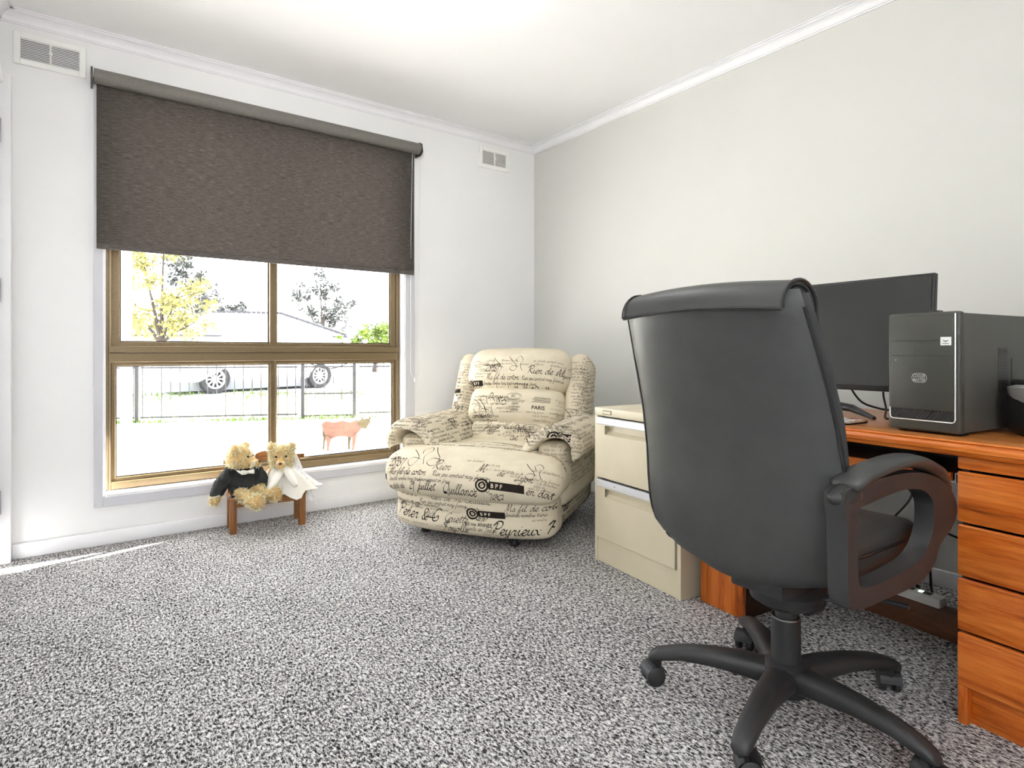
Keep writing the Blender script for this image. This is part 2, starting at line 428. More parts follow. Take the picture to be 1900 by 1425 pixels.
# white lining of the opening
wb_('reveal', M['trim'], WX0, WX0 + 0.012, 3.37, 3.47, WZ0, WZ1); wb_('reveal', M['trim'], WX1 - 0.012, WX1, 3.37, 3.47, WZ0, WZ1)
wb_('reveal', M['trim'], WX0 + 0.012, WX1 - 0.012, 3.37, 3.47, WZ1 - 0.012, WZ1)
wb_('sill', M['trim'], WX0 + 0.012, WX1 - 0.012, 3.362, 3.47, WZ0, WZ0 + 0.022, 0.004)
# architrave boards
wb_('architrave', M['arch'], 0.066, 0.104, 3.364, YF, 0.18, WZ1 + 0.05); wb_('architrave', M['arch'], WX1 - 0.004, 1.722, 3.364, YF, 0.18, WZ1 + 0.05)
wb_('architrave', M['arch'], 0.104, WX1 - 0.004, 3.364, YF, 0.18, 0.222); wb_('architrave', M['arch'], 0.104, WX1 - 0.004, 3.364, YF, WZ1, WZ1 + 0.05)
# aluminium frame
FX0, FX1, FZ0, FZ1 = 0.114, 1.646, 0.244, 2.126
wb_('frame_jamb', M['alu'], FX0, FX0 + 0.022, 3.425, 3.485, FZ0, FZ1); wb_('frame_jamb', M['alu'], FX1 - 0.022, FX1, 3.425, 3.485, FZ0, FZ1)
wb_('frame_sill', M['alu'], FX0 + 0.022, FX1 - 0.022, 3.425, 3.485, FZ0, FZ0 + 0.036); wb_('frame_head', M['alu'], FX0 + 0.022, FX1 - 0.022, 3.425, 3.485, FZ1 - 0.036, FZ1)
wb_('transom', M['alu'], FX0 + 0.012, FX1 - 0.012, 3.415, 3.488, 0.905, 0.937); wb_('transom', M['alu'], FX0 + 0.014, FX1 - 0.014, 3.424, 3.487, 0.858, 0.905)
for xa in (FX0 + 0.0085, FX1 - 0.0115): wb_('jamb_groove', M['alud'], xa, xa + 0.003, 3.4242, 3.4262, FZ0 + 0.004, FZ1 - 0.004, 0)
for xa in (FX0 + 0.0205, FX1 - 0.0235): wb_('jamb_groove', M['alud'], xa, xa + 0.003, 3.4242, 3.4262, FZ0 + 0.036, 0.856, 0)
wb_('transom_shadow_line', M['alud'], FX0 + 0.016, FX1 - 0.016, 3.4232, 3.4252, 0.901, 0.9048, 0)  # dark strip painting the shadow line between the two transom bars
# glazed upper (sliding sashes) and lower (fixed lights)
def sash(x0, x1, z0, z1, st, y0, y1, beadw):
    s = wb_('sash_stile', M['alu'], x0, x0 + st, y0, y1, z0, z1); wb_('sash_stile', M['alu'], x1 - st, x1, y0, y1, z0, z1)
    wb_('sash_rail', M['alu'], x0 + st, x1 - st, y0, y1, z0, z0 + beadw); wb_('sash_rail', M['alu'], x0 + st, x1 - st, y0, y1, z1 - beadw, z1)
    g = 0.005
    for a in ((x0 + st, x0 + st + g, z0 + beadw, z1 - beadw), (x1 - st - g, x1 - st, z0 + beadw, z1 - beadw), (x0 + st + g, x1 - st - g, z0 + beadw, z0 + beadw + g), (x0 + st + g, x1 - st - g, z1 - beadw - g, z1 - beadw)):
        wb_('gasket', M['alud'], a[0], a[1], y0 + 0.008, y1 - 0.004, a[2], a[3], 0)
    wb_('pane', M['glass'], x0 + st + 0.001, x1 - st - 0.001, (y0 + y1) / 2 - 0.002, (y0 + y1) / 2 + 0.002, z0 + beadw + 0.001, z1 - beadw - 0.001, 0)
xm = 0.885
sash(FX0 + 0.022, xm + 0.018, 0.937, FZ1 - 0.036, 0.036, 3.456, 3.476, 0.020)
sash(xm - 0.018, FX1 - 0.022, 0.937, FZ1 - 0.036, 0.036, 3.434, 3.454, 0.020)
sash(FX0 + 0.022, xm, FZ0 + 0.036, 0.858, 0.018, 3.44, 3.468, 0.018)
sash(xm, FX1 - 0.022, FZ0 + 0.036, 0.858, 0.018, 3.44, 3.468, 0.018)

# roller blind
bl = empty('roller_blind', (0.888, 3.38, 1.39)); tag(bl, 'dark taupe roller blind drawn halfway down over the window', 'blind')
def lb(v): return (v[0] - 0.888, v[1] - 3.38, v[2] - 1.39)
bm = bmesh.new(); rows = 24
for th, s in ((3.3375, 1), (3.3390, -1)):
    pass
vv = []
for j in range(rows + 1):
    z = 1.41 + (2.19 - 1.41) * j / rows
    vv.append([bm.verts.new(lb((0.076 + (1.703 - 0.076) * i / 20, 3.3375 + 0.0012 * math.sin(i * 0.9 + j * 0.2), z))) for i in range(21)])
for j in range(rows):
    for i in range(20): bm.faces.new((vv[j][i], vv[j][i + 1], vv[j + 1][i + 1], vv[j + 1][i]))
bmesh.ops.solidify(bm, geom=bm.faces[:], thickness=0.0012)
obj('fabric', bm, M['blind'], bl)
bx('hem_bar', M['blind'], bl, 0.076 - 0.888, 1.703 - 0.888, -0.046, -0.036, -0.003, 0.024, 0.003)
bm = bmesh.new(); lathe(bm, [(0.034, -0.822), (0.034, 0.838)], 28, Matrix.Translation(lb((0.888, 3.318, 2.176))) @ Matrix.Rotation(R(90), 4, 'Y'))
obj('roller_tube', bm, M['tube'], bl, True)
for x in (0.058, 1.735):
    bm = bmesh.new()
    pl = [(-0.042, -0.02), (-0.03, 0.03), (0.0, 0.044), (0.03, 0.03), (0.042, -0.005), (0.036, -0.03), (0.01, -0.042), (-0.02, -0.04)]
    prism(bm, pl, -0.004, 0.004, 'yz', Matrix.Translation(lb((x, 3.325, 2.176))))
    box(bm, -0.004, 0.004, 0.0, 0.055, -0.04, 0.04, mat=Matrix.Translation(lb((x, 3.325, 2.176))))
    obj('bracket', bm, M['bracket'], bl)
bm = bmesh.new()
tube(bm, [lb((1.681, 3.315, 2.15)), lb((1.681, 3.338, 1.6)), lb((1.681, 3.34, 0.80))] + [lb((1.711 - 0.03 * math.cos(a), 3.34, 0.80 - 0.055 * math.sin(a))) for a in [math.pi * k / 10 for k in range(1, 10)]] + [lb((1.741, 3.34, 0.80)), lb((1.741, 3.338, 1.6)), lb((1.738, 3.315, 2.15))], 0.0016, 6)
ch = obj('bead_chain', bm, M['chain'], bl, True)
bm = bmesh.new(); lathe(bm, [(0, 0), (0.005, 0.002), (0.007, 0.018), (0.004, 0.03), (0, 0.032)], 10, Matrix.Translation(lb((1.711, 3.34, 0.715))))
obj('chain_weight', bm, M['chain'], ch, True)

# wall vents
def vent(x0, x1, z0, z1, label, cols):
    v = empty('wall_vent', ((x0 + x1) / 2, YF, (z0 + z1) / 2)); tag(v, label, 'vent', 'louvred vents high on the window wall')
    hx, hz = (x1 - x0) / 2, (z1 - z0) / 2; b = 0.026
    bx('backing', M['ventd'], v, -hx + 0.01, hx - 0.01, -0.004, -0.001, -hz + 0.01, hz - 0.01)
    bm = bmesh.new()
    box(bm, -hx, -hx + b, -0.014, 0, -hz, hz, 0.003, 1); box(bm, hx - b, hx, -0.014, 0, -hz, hz, 0.003, 1)
    box(bm, -hx + b - .002, hx - b + .002, -0.0135, 0, hz - b, hz, 0.003, 1); box(bm, -hx + b - .002, hx - b + .002, -0.0135, 0, -hz, -hz + b, 0.003, 1)
    obj('frame', bm, M['vent'], v)
    bx('centre_bar', M['vent'], v, -0.003, 0.003, -0.0145, -0.002, -hz + b, hz - b)
    bm = bmesh.new(); lathe(bm, [(0.0, 0), (0.008, 0), (0.008, 0.004), (0.005, 0.008), (0, 0.009)], 12, Matrix.Translation((0, -0.014, 0.0)) @ Matrix.Rotation(R(90), 4, 'X'))
    obj('knob', bm, M['vent'], v, True)
    n = 12; pitch = (2 * hz - 2 * b) / n; first = None
    for s in (-1, 1):
        for k in range(n):
            loc = (s * (hx - b + 0.003) / 2, -0.006, -hz + b + pitch * (k + 0.5) + 0.0012)
            if first is None:
                bm = bmesh.new(); w = (hx - b - 0.003) / 2
                box(bm, -w, w, -0.0015, 0.0015, -pitch * 0.24, pitch * 0.24)
                first = obj('slat', bm, M['vent'], v); first.location = loc
            else: share(first, v, loc)
vent(-0.222, 0.038, 2.175, 2.316, 'white louvred wall vent left of the blind, nearest the door', 2)
vent(2.214, 2.465, 2.172, 2.316, 'white louvred wall vent right of the blind, near the room corner', 2)

# ceiling lamp (above the top of the picture)
lp = empty('ceiling_lamp', (1.2, 1.93, ZC)); tag(lp, 'round white glass ceiling lamp near the middle of the ceiling', 'lamp')
bm = bmesh.new(); lathe(bm, [(0, 0), (0.17, 0), (0.175, -0.010), (0.17, -0.018), (0, -0.018)], 32); obj('base', bm, M['white'], lp, True)
bm = bmesh.new(); lathe(bm, [(0.16, -0.018), (0.160, -0.045), (0.145, -0.068), (0.10, -0.082), (0.05, -0.088), (0, -0.090)], 32); obj('diffuser', bm, emis('lamp_glass', (0.97, 0.99, 1.0, 1), LAMP_POWER), lp, True)

# ------------------------------------------------------------------ outdoors
GZ = -0.5
O_ = dict(
    conc=plain('pale_concrete', lin(226, 224, 220), 0.8, var=0.04, vscale=2),
    lawn=plain('overexposed_lawn', lin(214, 224, 170), 0.9, var=0.12, vscale=4),  # overexposed look of the green grass is put into this pale colour
    road=plain('pale_road', lin(214, 213, 212), 0.9, var=0.03, vscale=1),
    brick=plain('rendered_brick', lin(226, 224, 222), 0.8, var=0.03),
    eave=plain('eave_lining', lin(222, 222, 222), 0.7),
    iron=plain('black_iron', lin(10, 10, 12), 0.5, 0.2),
    tuft=plain('grass_blades', lin(70, 98, 10), 0.8, var=0.25, vscale=3),
    leafy=plain('yellow_green_leaves', lin(118, 114, 58), 0.8, var=0.3, vscale=2),
    leafg=plain('grey_green_leaves', lin(42, 46, 42), 0.8, var=0.25, vscale=2),
    leafl=plain('bright_green_leaves', lin(84, 104, 24), 0.8, var=0.25, vscale=2),
    bark=plain('bark', lin(48, 40, 36), 0.9, var=0.2),
    hwall=plain('house_brick', lin(232, 226, 218), 0.85, var=0.04),
    roof=plain('roof_tile_pale', lin(222, 222, 224), 0.8, var=0.06, vscale=3),
    ridge=plain('ridge_tile', lin(52, 52, 56), 0.8, var=0.1, vscale=3),
    car=plain('car_white', lin(238, 238, 240), 0.25, var=0.005),
    carg=plain('sky_pale_glass', lin(205, 210, 214), 0.08, var=0.01),  # pale base colour imitates bright sky reflected in the panes
    tyre=plain('tyre', lin(22, 23, 27), 0.85),
    rim=plain('alloy_rim', lin(214, 214, 216), 0.3, 0.6),
    trimg=plain('car_sill_grey', lin(120, 124, 130), 0.6),
    rust=plain('rusted_steel', lin(80, 48, 32), 0.7, 0.1, var=0.22, vscale=16),
    rustd=plain('rusted_steel_olive', lin(52, 42, 10), 0.75, 0.1, var=0.2, vscale=16),
)
GS = -0.10   # the street side stands higher than the yard
FA, FB = Vector((-1.4, 14.75, GZ)), Vector((8.2, 10.5, GZ)); FD = (FB - FA).normalized(); FL = (FB - FA).length; FN = Vector((-FD.y, FD.x, 0))
def strip(name, mat, o0, z0, o1, z1, label):
    bm = bmesh.new(); V = []
    for o, z in ((o0, z0), (o1, z1)):
        for e in (-60, 70):
            p = FA + FD * e + FN * o; V.append((p.x, p.y, z))
    t = [bm.verts.new(p) for p in V]; u = [bm.verts.new((p[0], p[1], p[2] - 0.3)) for p in V]
    for f in ((t[0], t[1], t[3], t[2]), (u[0], u[2], u[3], u[1]), (t[0], u[0], u[1], t[1]), (t[2], t[3], u[3], u[2]), (t[0], t[2], u[2], u[0]), (t[1], u[1], u[3], t[3])): bm.faces.new(f)
    return struct(obj(name, bm, mat), label, 'ground')
bm = bmesh.new(); e0, e1 = FA + FD * -34 + FN * 0.2, FA + FD * 34 + FN * 0.2
A = [bm.verts.new((x, y, z)) for z in (GZ, GZ - 0.3) for x, y in ((-25, 3.63), (24, 3.63), (e1.x, e1.y), (e0.x, e0.y))]
for f in ((0, 1, 2, 3), (7, 6, 5, 4), (0, 4, 5, 1), (1, 5, 6, 2), (2, 6, 7, 3), (3, 7, 4, 0)): bm.faces.new([A[i] for i in f])
struct(obj('ground', bm, O_['conc']), 'sunlit pale concrete yard outside the window', 'ground')
struct(bx('ground_rear', O_['conc'], None, -25, 24, -25, YB - 0.2, GZ - 0.3, GZ), 'paved ground behind the house', 'ground')
strip('ground_bank', O_['lawn'], 0.2, GZ, 1.7, GS, 'grass bank coloured pale as if overexposed, rising beyond the fence')
strip('ground_street', O_['road'], 1.7, GS, 70, GS, 'bright verge and street beyond the fence')
struct(wall_with_hole('wall_outer', 3.475, 3.63, -3.0, 4.0, GZ, 2.4, 0.07, 1.75, 0.20, 2.2, O_['brick']), 'outer face of the window wall', 'wall')
struct(bx('roof_eave', O_['eave'], None, -3.2, 6.0, 3.63, 4.22, 2.30, 2.42), 'eave overhanging the window outside', 'roof')
pst = empty('verandah_post', (0.235, 4.12, GZ)); tag(pst, 'slim white verandah post outside the left panes', 'post')
bx('shaft', O_['brick'], pst, -0.028, 0.028, -0.028, 0.028, 0.06, 2.30 - GZ, 0.006); bx('foot', O_['brick'], pst, -0.045, 0.045, -0.045, 0.045, 0, 0.06, 0.008)

# iron fence: oblique line across the yard; A left end, B right end
FANG = math.atan2(FD.y, FD.x)
def fence_s(px):  # distance along the fence where the sight line of a photo column crosses it (used once, to space the posts)
    t = (px - 950) / 1095; a = R(36.457); dx, dy = math.sin(a) + math.cos(a) * t, math.cos(a) - math.sin(a) * t
    # FA + s FD = k d
    k = (FA.x * FD.y - FA.y * FD.x) / (dx * FD.y - dy * FD.x)
    return (Vector((k * dx, k * dy, GZ)) - FA).dot(FD)
S = [fence_s(p) for p in (254, 558, 661)]
pick = None
def fence_run(name, s0, s1, top, pitch, label, posts, gate=False, group=None):
    global pick
    mid = FA + FD * ((s0 + s1) / 2); f = empty(name, (mid.x, mid.y, GZ), FANG); tag(f, label, 'gate' if gate else 'fence', group)
    h = (s1 - s0) / 2
    for z in ((0.10, top - 0.14) if not gate else (0.06, 0.52, top - 0.10)):
        bx('rail', O_['iron'], f, -h + 0.02, h - 0.02, -0.014, 0.014, z - 0.016, z + 0.016)
    n = max(2, int((2 * h - 0.1) / pitch))
    for k in range(n):
        x = -h + 0.06 + (2 * h - 0.12) * k / (n - 1)
        if pick is None:
            bm = bmesh.new(); tube(bm, [(0, 0, 0.06), (0, 0, 1.24)], 0.009, 6)
            lathe(bm, [(0.009, 1.24), (0.016, 1.25), (0.013, 1.28), (0, 1.32)], 6)
            pick = obj('picket', bm, O_['iron'], f); pick.location = (x, 0, 0)
        else: share(pick, f, (x, 0, 0))
        if gate:
            if k < n - 1:
                q = share(pick, f, (x + (2 * h - 0.12) / (n - 1) / 2, 0, 0)); q.scale = (0.8, 0.8, 0.36)
    if gate:
        bm = bmesh.new(); tube(bm, [(-h + 0.04 + (2 * h - 0.08) * k / 16, 0, top + 0.02 - 0.16 * math.sin(math.pi * k / 16)) for k in range(17)], 0.014, 6); obj('curved_rail', bm, O_['iron'], f, True)
    for x in posts:
        bm = bmesh.new(); box(bm, x - 0.035, x + 0.035, -0.035, 0.035, 0, 1.36, 0.004, 1); lathe(bm, [(0.045, 1.36), (0.045, 1.38), (0.03, 1.41), (0, 1.43)], 8, Matrix.Translation((x, 0, 0))); obj('post', bm, O_['iron'], f)
fence_run('iron_fence', 0.0, S[0], 1.22, 0.16, 'short black iron picket fence run at the far left of the lower pane', [S[0] / 2 - 0.0])
fence_run('iron_fence', S[0] + 0.04, S[1] - 0.04, 1.22, 0.155, 'long black iron picket fence run in front of the white car', [])
fence_run('iron_gate', S[1] + 0.05, S[2] - 0.05, 1.18, 0.15, 'black iron garden gate with doubled lower bars and curved top', [-(S[2] - S[1]) / 2 + 0.04, (S[2] - S[1]) / 2 - 0.04], True)
fence_run('iron_fence', S[2] + 0.04, FL, 1.22, 0.15, 'black iron picket fence run right of the garden gate', [])

# grass tufts along the fence foot and on the bank under the car
def tufts(name, n, mean, spread, z, seed, hmax, label):
    rnd = random.Random(seed); bm = bmesh.new()
    for k in range(n):
        s = rnd.uniform(0, FL); off = rnd.gauss(mean, spread); p = FA + FD * s + FN * off
        dens = 0.5 + 0.5 * math.sin(s * 2.3) * math.sin(s * 0.9 + 1)
        if rnd.random() > dens: continue
        h = rnd.uniform(0.3, 1) * hmax; a = rnd.uniform(0, 6.28); w = rnd.uniform(0.008, 0.018); ln = rnd.uniform(-0.05, 0.05)
        c, s_ = math.cos(a) * w, math.sin(a) * w; zb = z(off)
        v1 = bm.verts.new((p.x - c, p.y - s_, zb - 0.005)); v2 = bm.verts.new((p.x + c, p.y + s_, zb - 0.005)); v3 = bm.verts.new((p.x + ln, p.y + rnd.uniform(-0.05, 0.05), zb + h)); bm.faces.new((v1, v2, v3))
    tag(obj(name, bm, O_['tuft']), label, 'grass', kind='stuff')
bank = lambda o: GZ if o < 0.2 else GS if o > 1.7 else GZ + (GS - GZ) * (o - 0.2) / 1.5
tufts('grass_tufts', 3200, -0.05, 0.10, bank, 5, 0.11, 'ragged green grass tufts along the foot of the iron fence')
tufts('verge_grass', 2600, 1.75, 0.22, bank, 6, 0.12, 'longer green grass along the top of the bank before the car')

# parked car (local x along its length, nose towards -x)
def car():
    r = empty('car', (3.76, 16.5, GS), R(14)); tag(r, 'white station wagon parked beyond the iron fence', 'car')
    W = 0.9; bm = bmesh.new()
    side = [(-2.25, 0.30), (-2.33, 0.55), (-2.28, 0.78), (-1.9, 0.92), (-1.1, 1.0), (-0.35, 1.46), (0.3, 1.54), (1.4, 1.52), (2.0, 1.32), (2.25, 0.98), (2.33, 0.7), (2.3, 0.38), (2.2, 0.28)]
    under = []
    for cx in (1.40, -1.37):
        under += [(cx + 0.37 * math.cos(a), 0.30 + 0.37 * math.sin(a)) for a in [math.pi * k / 10 for k in range(11)]]
    prism(bm, side + under, -W, W, 'xz')
    obj('body', bm, O_['car'], r)
    bx('underbody', O_['trimg'], r, -2.15, 2.15, -0.6, 0.6, 0.07, 0.72)
    for s in (-1, 1):
        for pl in ([(-0.95, 1.02), (-0.30, 1.40), (0.28, 1.46), (0.28, 1.02)], [(0.34, 1.02), (0.34, 1.46), (1.35, 1.44), (1.35, 1.02)], [(1.42, 1.02), (1.42, 1.43), (1.9, 1.28), (2.08, 1.04)]):
            bm = bmesh.new(); prism(bm, pl, s * W - 0.006, s * W + 0.006, 'xz'); obj('side_window', bm, O_['carg'], r)
        bx('sill_strip', O_['trimg'], r, -0.98, 0.98, s * W - 0.015, s * W + 0.015, 0.27, 0.34, 0.004, 1)
        bx('fog_lamp_surround', O_['trimg'], r, -2.33, -2.05, s * (W - 0.02) - 0.03, s * (W - 0.02) + 0.03, 0.52, 0.66, 0.01, 1)
        for cx in (1.40, -1.37):
            rot = Matrix.Translation((cx, s * (W - 0.10), 0.345)) @ Matrix.Rotation(R(90), 4, 'X')
            bm = bmesh.new(); lathe(bm, [(0.23, -0.10), (0.33, -0.10), (0.345, -0.06), (0.345, 0.06), (0.33, 0.10), (0.23, 0.10), (0.22, 0.05), (0.22, -0.05), (0.23, -0.10)], 36, rot); w = obj('tyre', bm, O_['tyre'], r, True)
            bm = bmesh.new(); lathe(bm, [(0, -0.03), (0.06, -0.03), (0.06, 0.03), (0, 0.03)], 16, rot); lathe(bm, [(0.195, -0.09), (0.23, -0.09), (0.23, 0.09), (0.195, 0.09), (0.195, -0.09)], 30, rot)
            for k in range(10): box(bm, 0.05, 0.21, -0.016, 0.016, -0.02, 0.02, mat=rot @ Matrix.Rotation(2 * math.pi * k / 10, 4, 'Z') @ Matrix.Translation((0, 0, -s * 0.05)))
            obj('alloy_rim', bm, O_['rim'], w)
            bm = bmesh.new(); lathe(bm, [(0, -0.02), (0.2, -0.02), (0.2, 0.0), (0, 0.0)], 24, rot); obj('brake_disc', bm, O_['tyre'], w)
car()

# rusted cow ornament in the yard: plates with real gauge, near legs and far legs apart
cw = empty('cow_ornament', (3.12, 8.17, GZ), R(-34)); tag(cw, 'rust coloured metal cow ornament standing in the yard', 'ornament')
K = 0.66 / 85
def cp(pts): return [((x - 645) * K, (836 - y) * K) for x, y in pts]
bodyp = catmull([(p[0], p[1], 0) for p in cp([(601, 786), (608, 783), (622, 785), (636, 782), (650, 785), (662, 781), (668, 786), (670, 796), (663, 806), (655, 812), (640, 811), (628, 811), (617, 815), (608, 812), (603, 803), (600, 794)])], 3, True)
bm = bmesh.new(); prism(bm, [(p.x, p.y) for p in bodyp], -0.03, 0.03, 'xz'); bd = obj('body', bm, O_['rust'], cw)
bm = bmesh.new(); prism(bm, cp([(664, 786), (668, 780), (676, 779), (686, 778), (688, 783), (684, 789), (679, 797), (673, 796), (668, 793)]), -0.05, 0.02, 'xz'); hd = obj('head', bm, O_['rustd'], cw)
bm = bmesh.new(); prism(bm, cp([(672, 780), (669, 776), (671, 775), (675, 779)]), -0.03, 0.0, 'xz'); obj('horn', bm, O_['rustd'], hd)
bm = bmesh.new(); prism(bm, cp([(683, 779), (687, 775), (689, 776), (687, 780)]), -0.03, 0.0, 'xz'); obj('horn', bm, O_['rustd'], hd)
for pts, y0, mt in (([(607, 808), (617, 814), (614, 824), (613, 838), (609, 838), (609, 826)], -0.05, 'rust'), ([(655, 811), (664, 804), (661, 820), (658, 832), (654, 832)], -0.05, 'rust'),
                    ([(601, 800), (607, 808), (602, 822), (601, 836), (598, 836), (599, 818)], 0.05, 'rustd'), ([(644, 810), (651, 811), (648, 822), (648, 833), (644, 833)], 0.05, 'rustd')):
    bm = bmesh.new(); prism(bm, cp(pts), y0 - 0.015, y0 + 0.035, 'xz')
    zmin = min(v.co.z for v in bm.verts)
    for v in bm.verts:
        if v.co.z < zmin + 0.03: v.co.z = 0.0
    obj('leg', bm, O_[mt], cw)
bm = bmesh.new(); tube(bm, [(p[0], 0, p[1]) for p in cp([(602, 785), (599, 790), (601, 800), (600, 812)])], 0.012, 6); obj('tail', bm, O_['rustd'], cw)

# houses across the street
def house(x, y, rz, w, d, eave, ridge, label):
    h = empty('house', (x, y, GS), rz); tag(h, label, 'house', 'houses across the street')
    bx('wall', O_['hwall'], h, -w + 0.4, w - 0.4, -d + 0.4, d - 0.4, 0, eave)
    for wx in (-w * 0.55, 0.1, w * 0.5):
        q = bx('window', O_['trimg'], h, wx - 0.6, wx + 0.6, -d + 0.36, -d + 0.42, 0.9, eave - 0.25); bx('pane', O_['carg'], q, wx - 0.54, wx + 0.54, -d + 0.34, -d + 0.37, 0.96, eave - 0.31)
    bm = bmesh.new(); rw = w - d
    V = [bm.verts.new(p) for p in ((-w, -d, eave), (w, -d, eave), (w, d, eave), (-w, d, eave), (-rw, 0, ridge), (rw, 0, ridge))]
    for f in ((0, 1, 5, 4), (1, 2, 5), (2, 3, 4, 5), (3, 0, 4), (3, 2, 1, 0)): bm.faces.new([V[i] for i in f])
    rf = obj('roof', bm, O_['roof'], h)
    def caps(a, b, n):
        a, b = Vector(a), Vector(b); bm = bmesh.new(); dv = (b - a) / n
        for k in range(n): tube(bm, [a + dv * k, a + dv * (k + 0.86)], [0.11, 0.085], 6)
        obj('ridge_caps', bm, O_['ridge'], rf)
    caps((-rw, 0, ridge), (rw, 0, ridge), 14)
    for sx in (-1, 1):
        for sy in (-1, 1): caps((sx * rw, 0, ridge), (sx * w, sy * d, eave), 12)
    bm = bmesh.new()
    for sy in (-1, 1): box(bm, -w, w, sy * d - 0.06, sy * d + 0.06, eave - 0.1, eave)
    obj('gutter', bm, O_['ridge'], rf)
house(7.0, 32.2, R(-14), 4.6, 3.0, 1.75, 2.95, 'pale hip roofed house across the street, right of centre')
house(6.6, 45.5, R(-8), 5.5, 3.0, 2.0, 4.0, 'pale hip roofed house farther back, left of the window mullion')

# trees
def tree(name, x, y, base, trunk_h, blobs, leaf, nleaf, lsize, label, seed, bark=True):
    t = empty(name, (x, y, base)); tag(t, label, 'tree', 'trees beyond the street'); rnd = random.Random(seed)
    bm = bmesh.new(); tube(bm, [(0, 0, 0), (0.05, 0, trunk_h * 0.5), (-0.05, 0.05, trunk_h)], [0.16, 0.12, 0.09], 8)
    for b in blobs:
        c = Vector(b[:3]); tube(bm, [(0, 0, trunk_h * 0.7), tuple(c * 0.5 + Vector((0, 0, trunk_h * 0.4))), tuple(c)], [0.08, 0.05, 0.02], 6)
        for k in range(4):
            e = c + Vector((rnd.uniform(-1, 1), rnd.uniform(-1, 1), rnd.uniform(-0.6, 1))) * b[3] * 0.8; tube(bm, [tuple(c), tuple(e)], [0.025, 0.008], 5)
    obj('trunk', bm, O_['bark'], t)
    V, F = [], []; tot = sum(b[3] ** 2 for b in blobs)
    for b in blobs:
        # leaves sit in small clumps inside each bough so the crown stays ragged
        clumps = [Vector((rnd.gauss(0, .5), rnd.gauss(0, .5), rnd.gauss(0, .42))) * b[3] for _ in range(16)]
        for k in range(int(nleaf * b[3] ** 2 / tot)):
            c = Vector(b[:3]) + rnd.choice(clumps) + Vector((rnd.gauss(0, .13), rnd.gauss(0, .13), rnd.gauss(0, .11))) * b[3]
            u = Vector((rnd.uniform(-1, 1), rnd.uniform(-1, 1), rnd.uniform(-1, 0.6))).normalized(); w = u.cross(Vector((rnd.uniform(-1, 1), rnd.uniform(-1, 1), rnd.uniform(-1, 1)))).normalized()
            l = lsize * rnd.uniform(0.6, 1.3); i = len(V)
            V += [c, c + u * l * 0.5 + w * l * 0.28, c + u * l, c + u * l * 0.5 - w * l * 0.28]; F.append((i, i + 1, i + 2, i + 3))
    me = bpy.data.meshes.new('foliage'); me.from_pydata([tuple(v) for v in V], [], F)
    link('foliage', me, leaf, t)['kind'] = 'stuff'
tree('tree', 2.5, 25.0, GS, 1.8, [(-0.5, 0, 4.0, 1.2), (0.5, 0, 3.0, 1.2), (-0.6, 0.2, 2.1, 1.1), (0.8, -0.2, 1.9, 0.9), (0.1, 0, 5.2, 1.0)], O_['leafy'], 4200, 0.17, 'large yellow green tree in the upper left pane', 1)
tree('tree', 5.5, 37.2, GS, 2.4, [(-0.8, 0, 6.0, 0.8), (-0.2, 0, 5.0, 0.9), (0.3, 0.1, 3.8, 0.8), (0.2, 0, 2.5, 0.8)], O_['leafg'], 2200, 0.22, 'thin grey green tree beside the large yellow green one', 2)
tree('tree', 7.6, 39.4, GS, 1.6, [(-0.4, 0, 2.9, 0.8), (0.5, 0, 3.3, 0.8), (-0.9, 0, 2.4, 0.6)], O_['leafg'], 1500, 0.2, 'low grey green tree before the farther house roof', 3)
tree('tree', 13.4, 39.6, GS, 1.8, [(0.0, 0, 3.2, 1.2), (1.2, 0, 3.6, 1.1), (-1.3, 0, 4.6, 0.8), (0.2, 0, 5.0, 0.8), (-0.2, 0, 6.0, 0.5)], O_['leafg'], 2200, 0.22, 'sparse branching tree in the upper right pane', 4)
tree('tree', 11.4, 26.4, GS, 0.8, [(-0.7, 0, 1.5, 0.75), (0.2, 0, 1.7, 0.85), (1.0, 0, 1.9, 0.8)], O_['leafl'], 2600, 0.17, 'bright green bushy tree at the right of the upper pane', 5)
# ------------------------------------------------------------------ filing cabinet (local x into the room's depth, y along the front, away from the viewer)
fc = empty('filing_cabinet', (1.776, 1.367, 0), R(-6.4)); tag(fc, 'cream steel two drawer filing cabinet between recliner and desk', 'filing cabinet')
W_, D_, H_ = 0.503, 0.60, 0.668
bm = bmesh.new()
box(bm, 0.0, D_, 0.0, 0.018, 0.0, H_ - 0.03); box(bm, 0.0, D_, W_ - 0.018, W_, 0.0, H_ - 0.03); box(bm, D_ - 0.012, D_, 0.018, W_ - 0.018, 0.0, H_ - 0.03)
box(bm, 0.012, D_ - 0.012, 0.018, W_ - 0.018, 0.02, 0.03)
obj('carcass', bm, M['cream'], fc)
bx('top_panel', M['cream'], fc, -0.003, D_, 0.0, W_, H_ - 0.036, H_, 0.004)
bx('label_plate', M['creamd'], fc, -0.0045, -0.002, W_ - 0.115, W_ - 0.06, H_ - 0.027, H_ - 0.010); bx('label_card', M['cream'], fc, -0.0055, -0.004, W_ - 0.112, W_ - 0.063, H_ - 0.0245, H_ - 0.0125)
bx('plinth', M['cream'], fc, 0.002, 0.014, 0.018, W_ - 0.018, 0.0, 0.105, 0.002, 1)
bx('rail_gap', M['creamd'], fc, 0.026, 0.032, 0.018, W_ - 0.018, 0.03, H_ - 0.05)
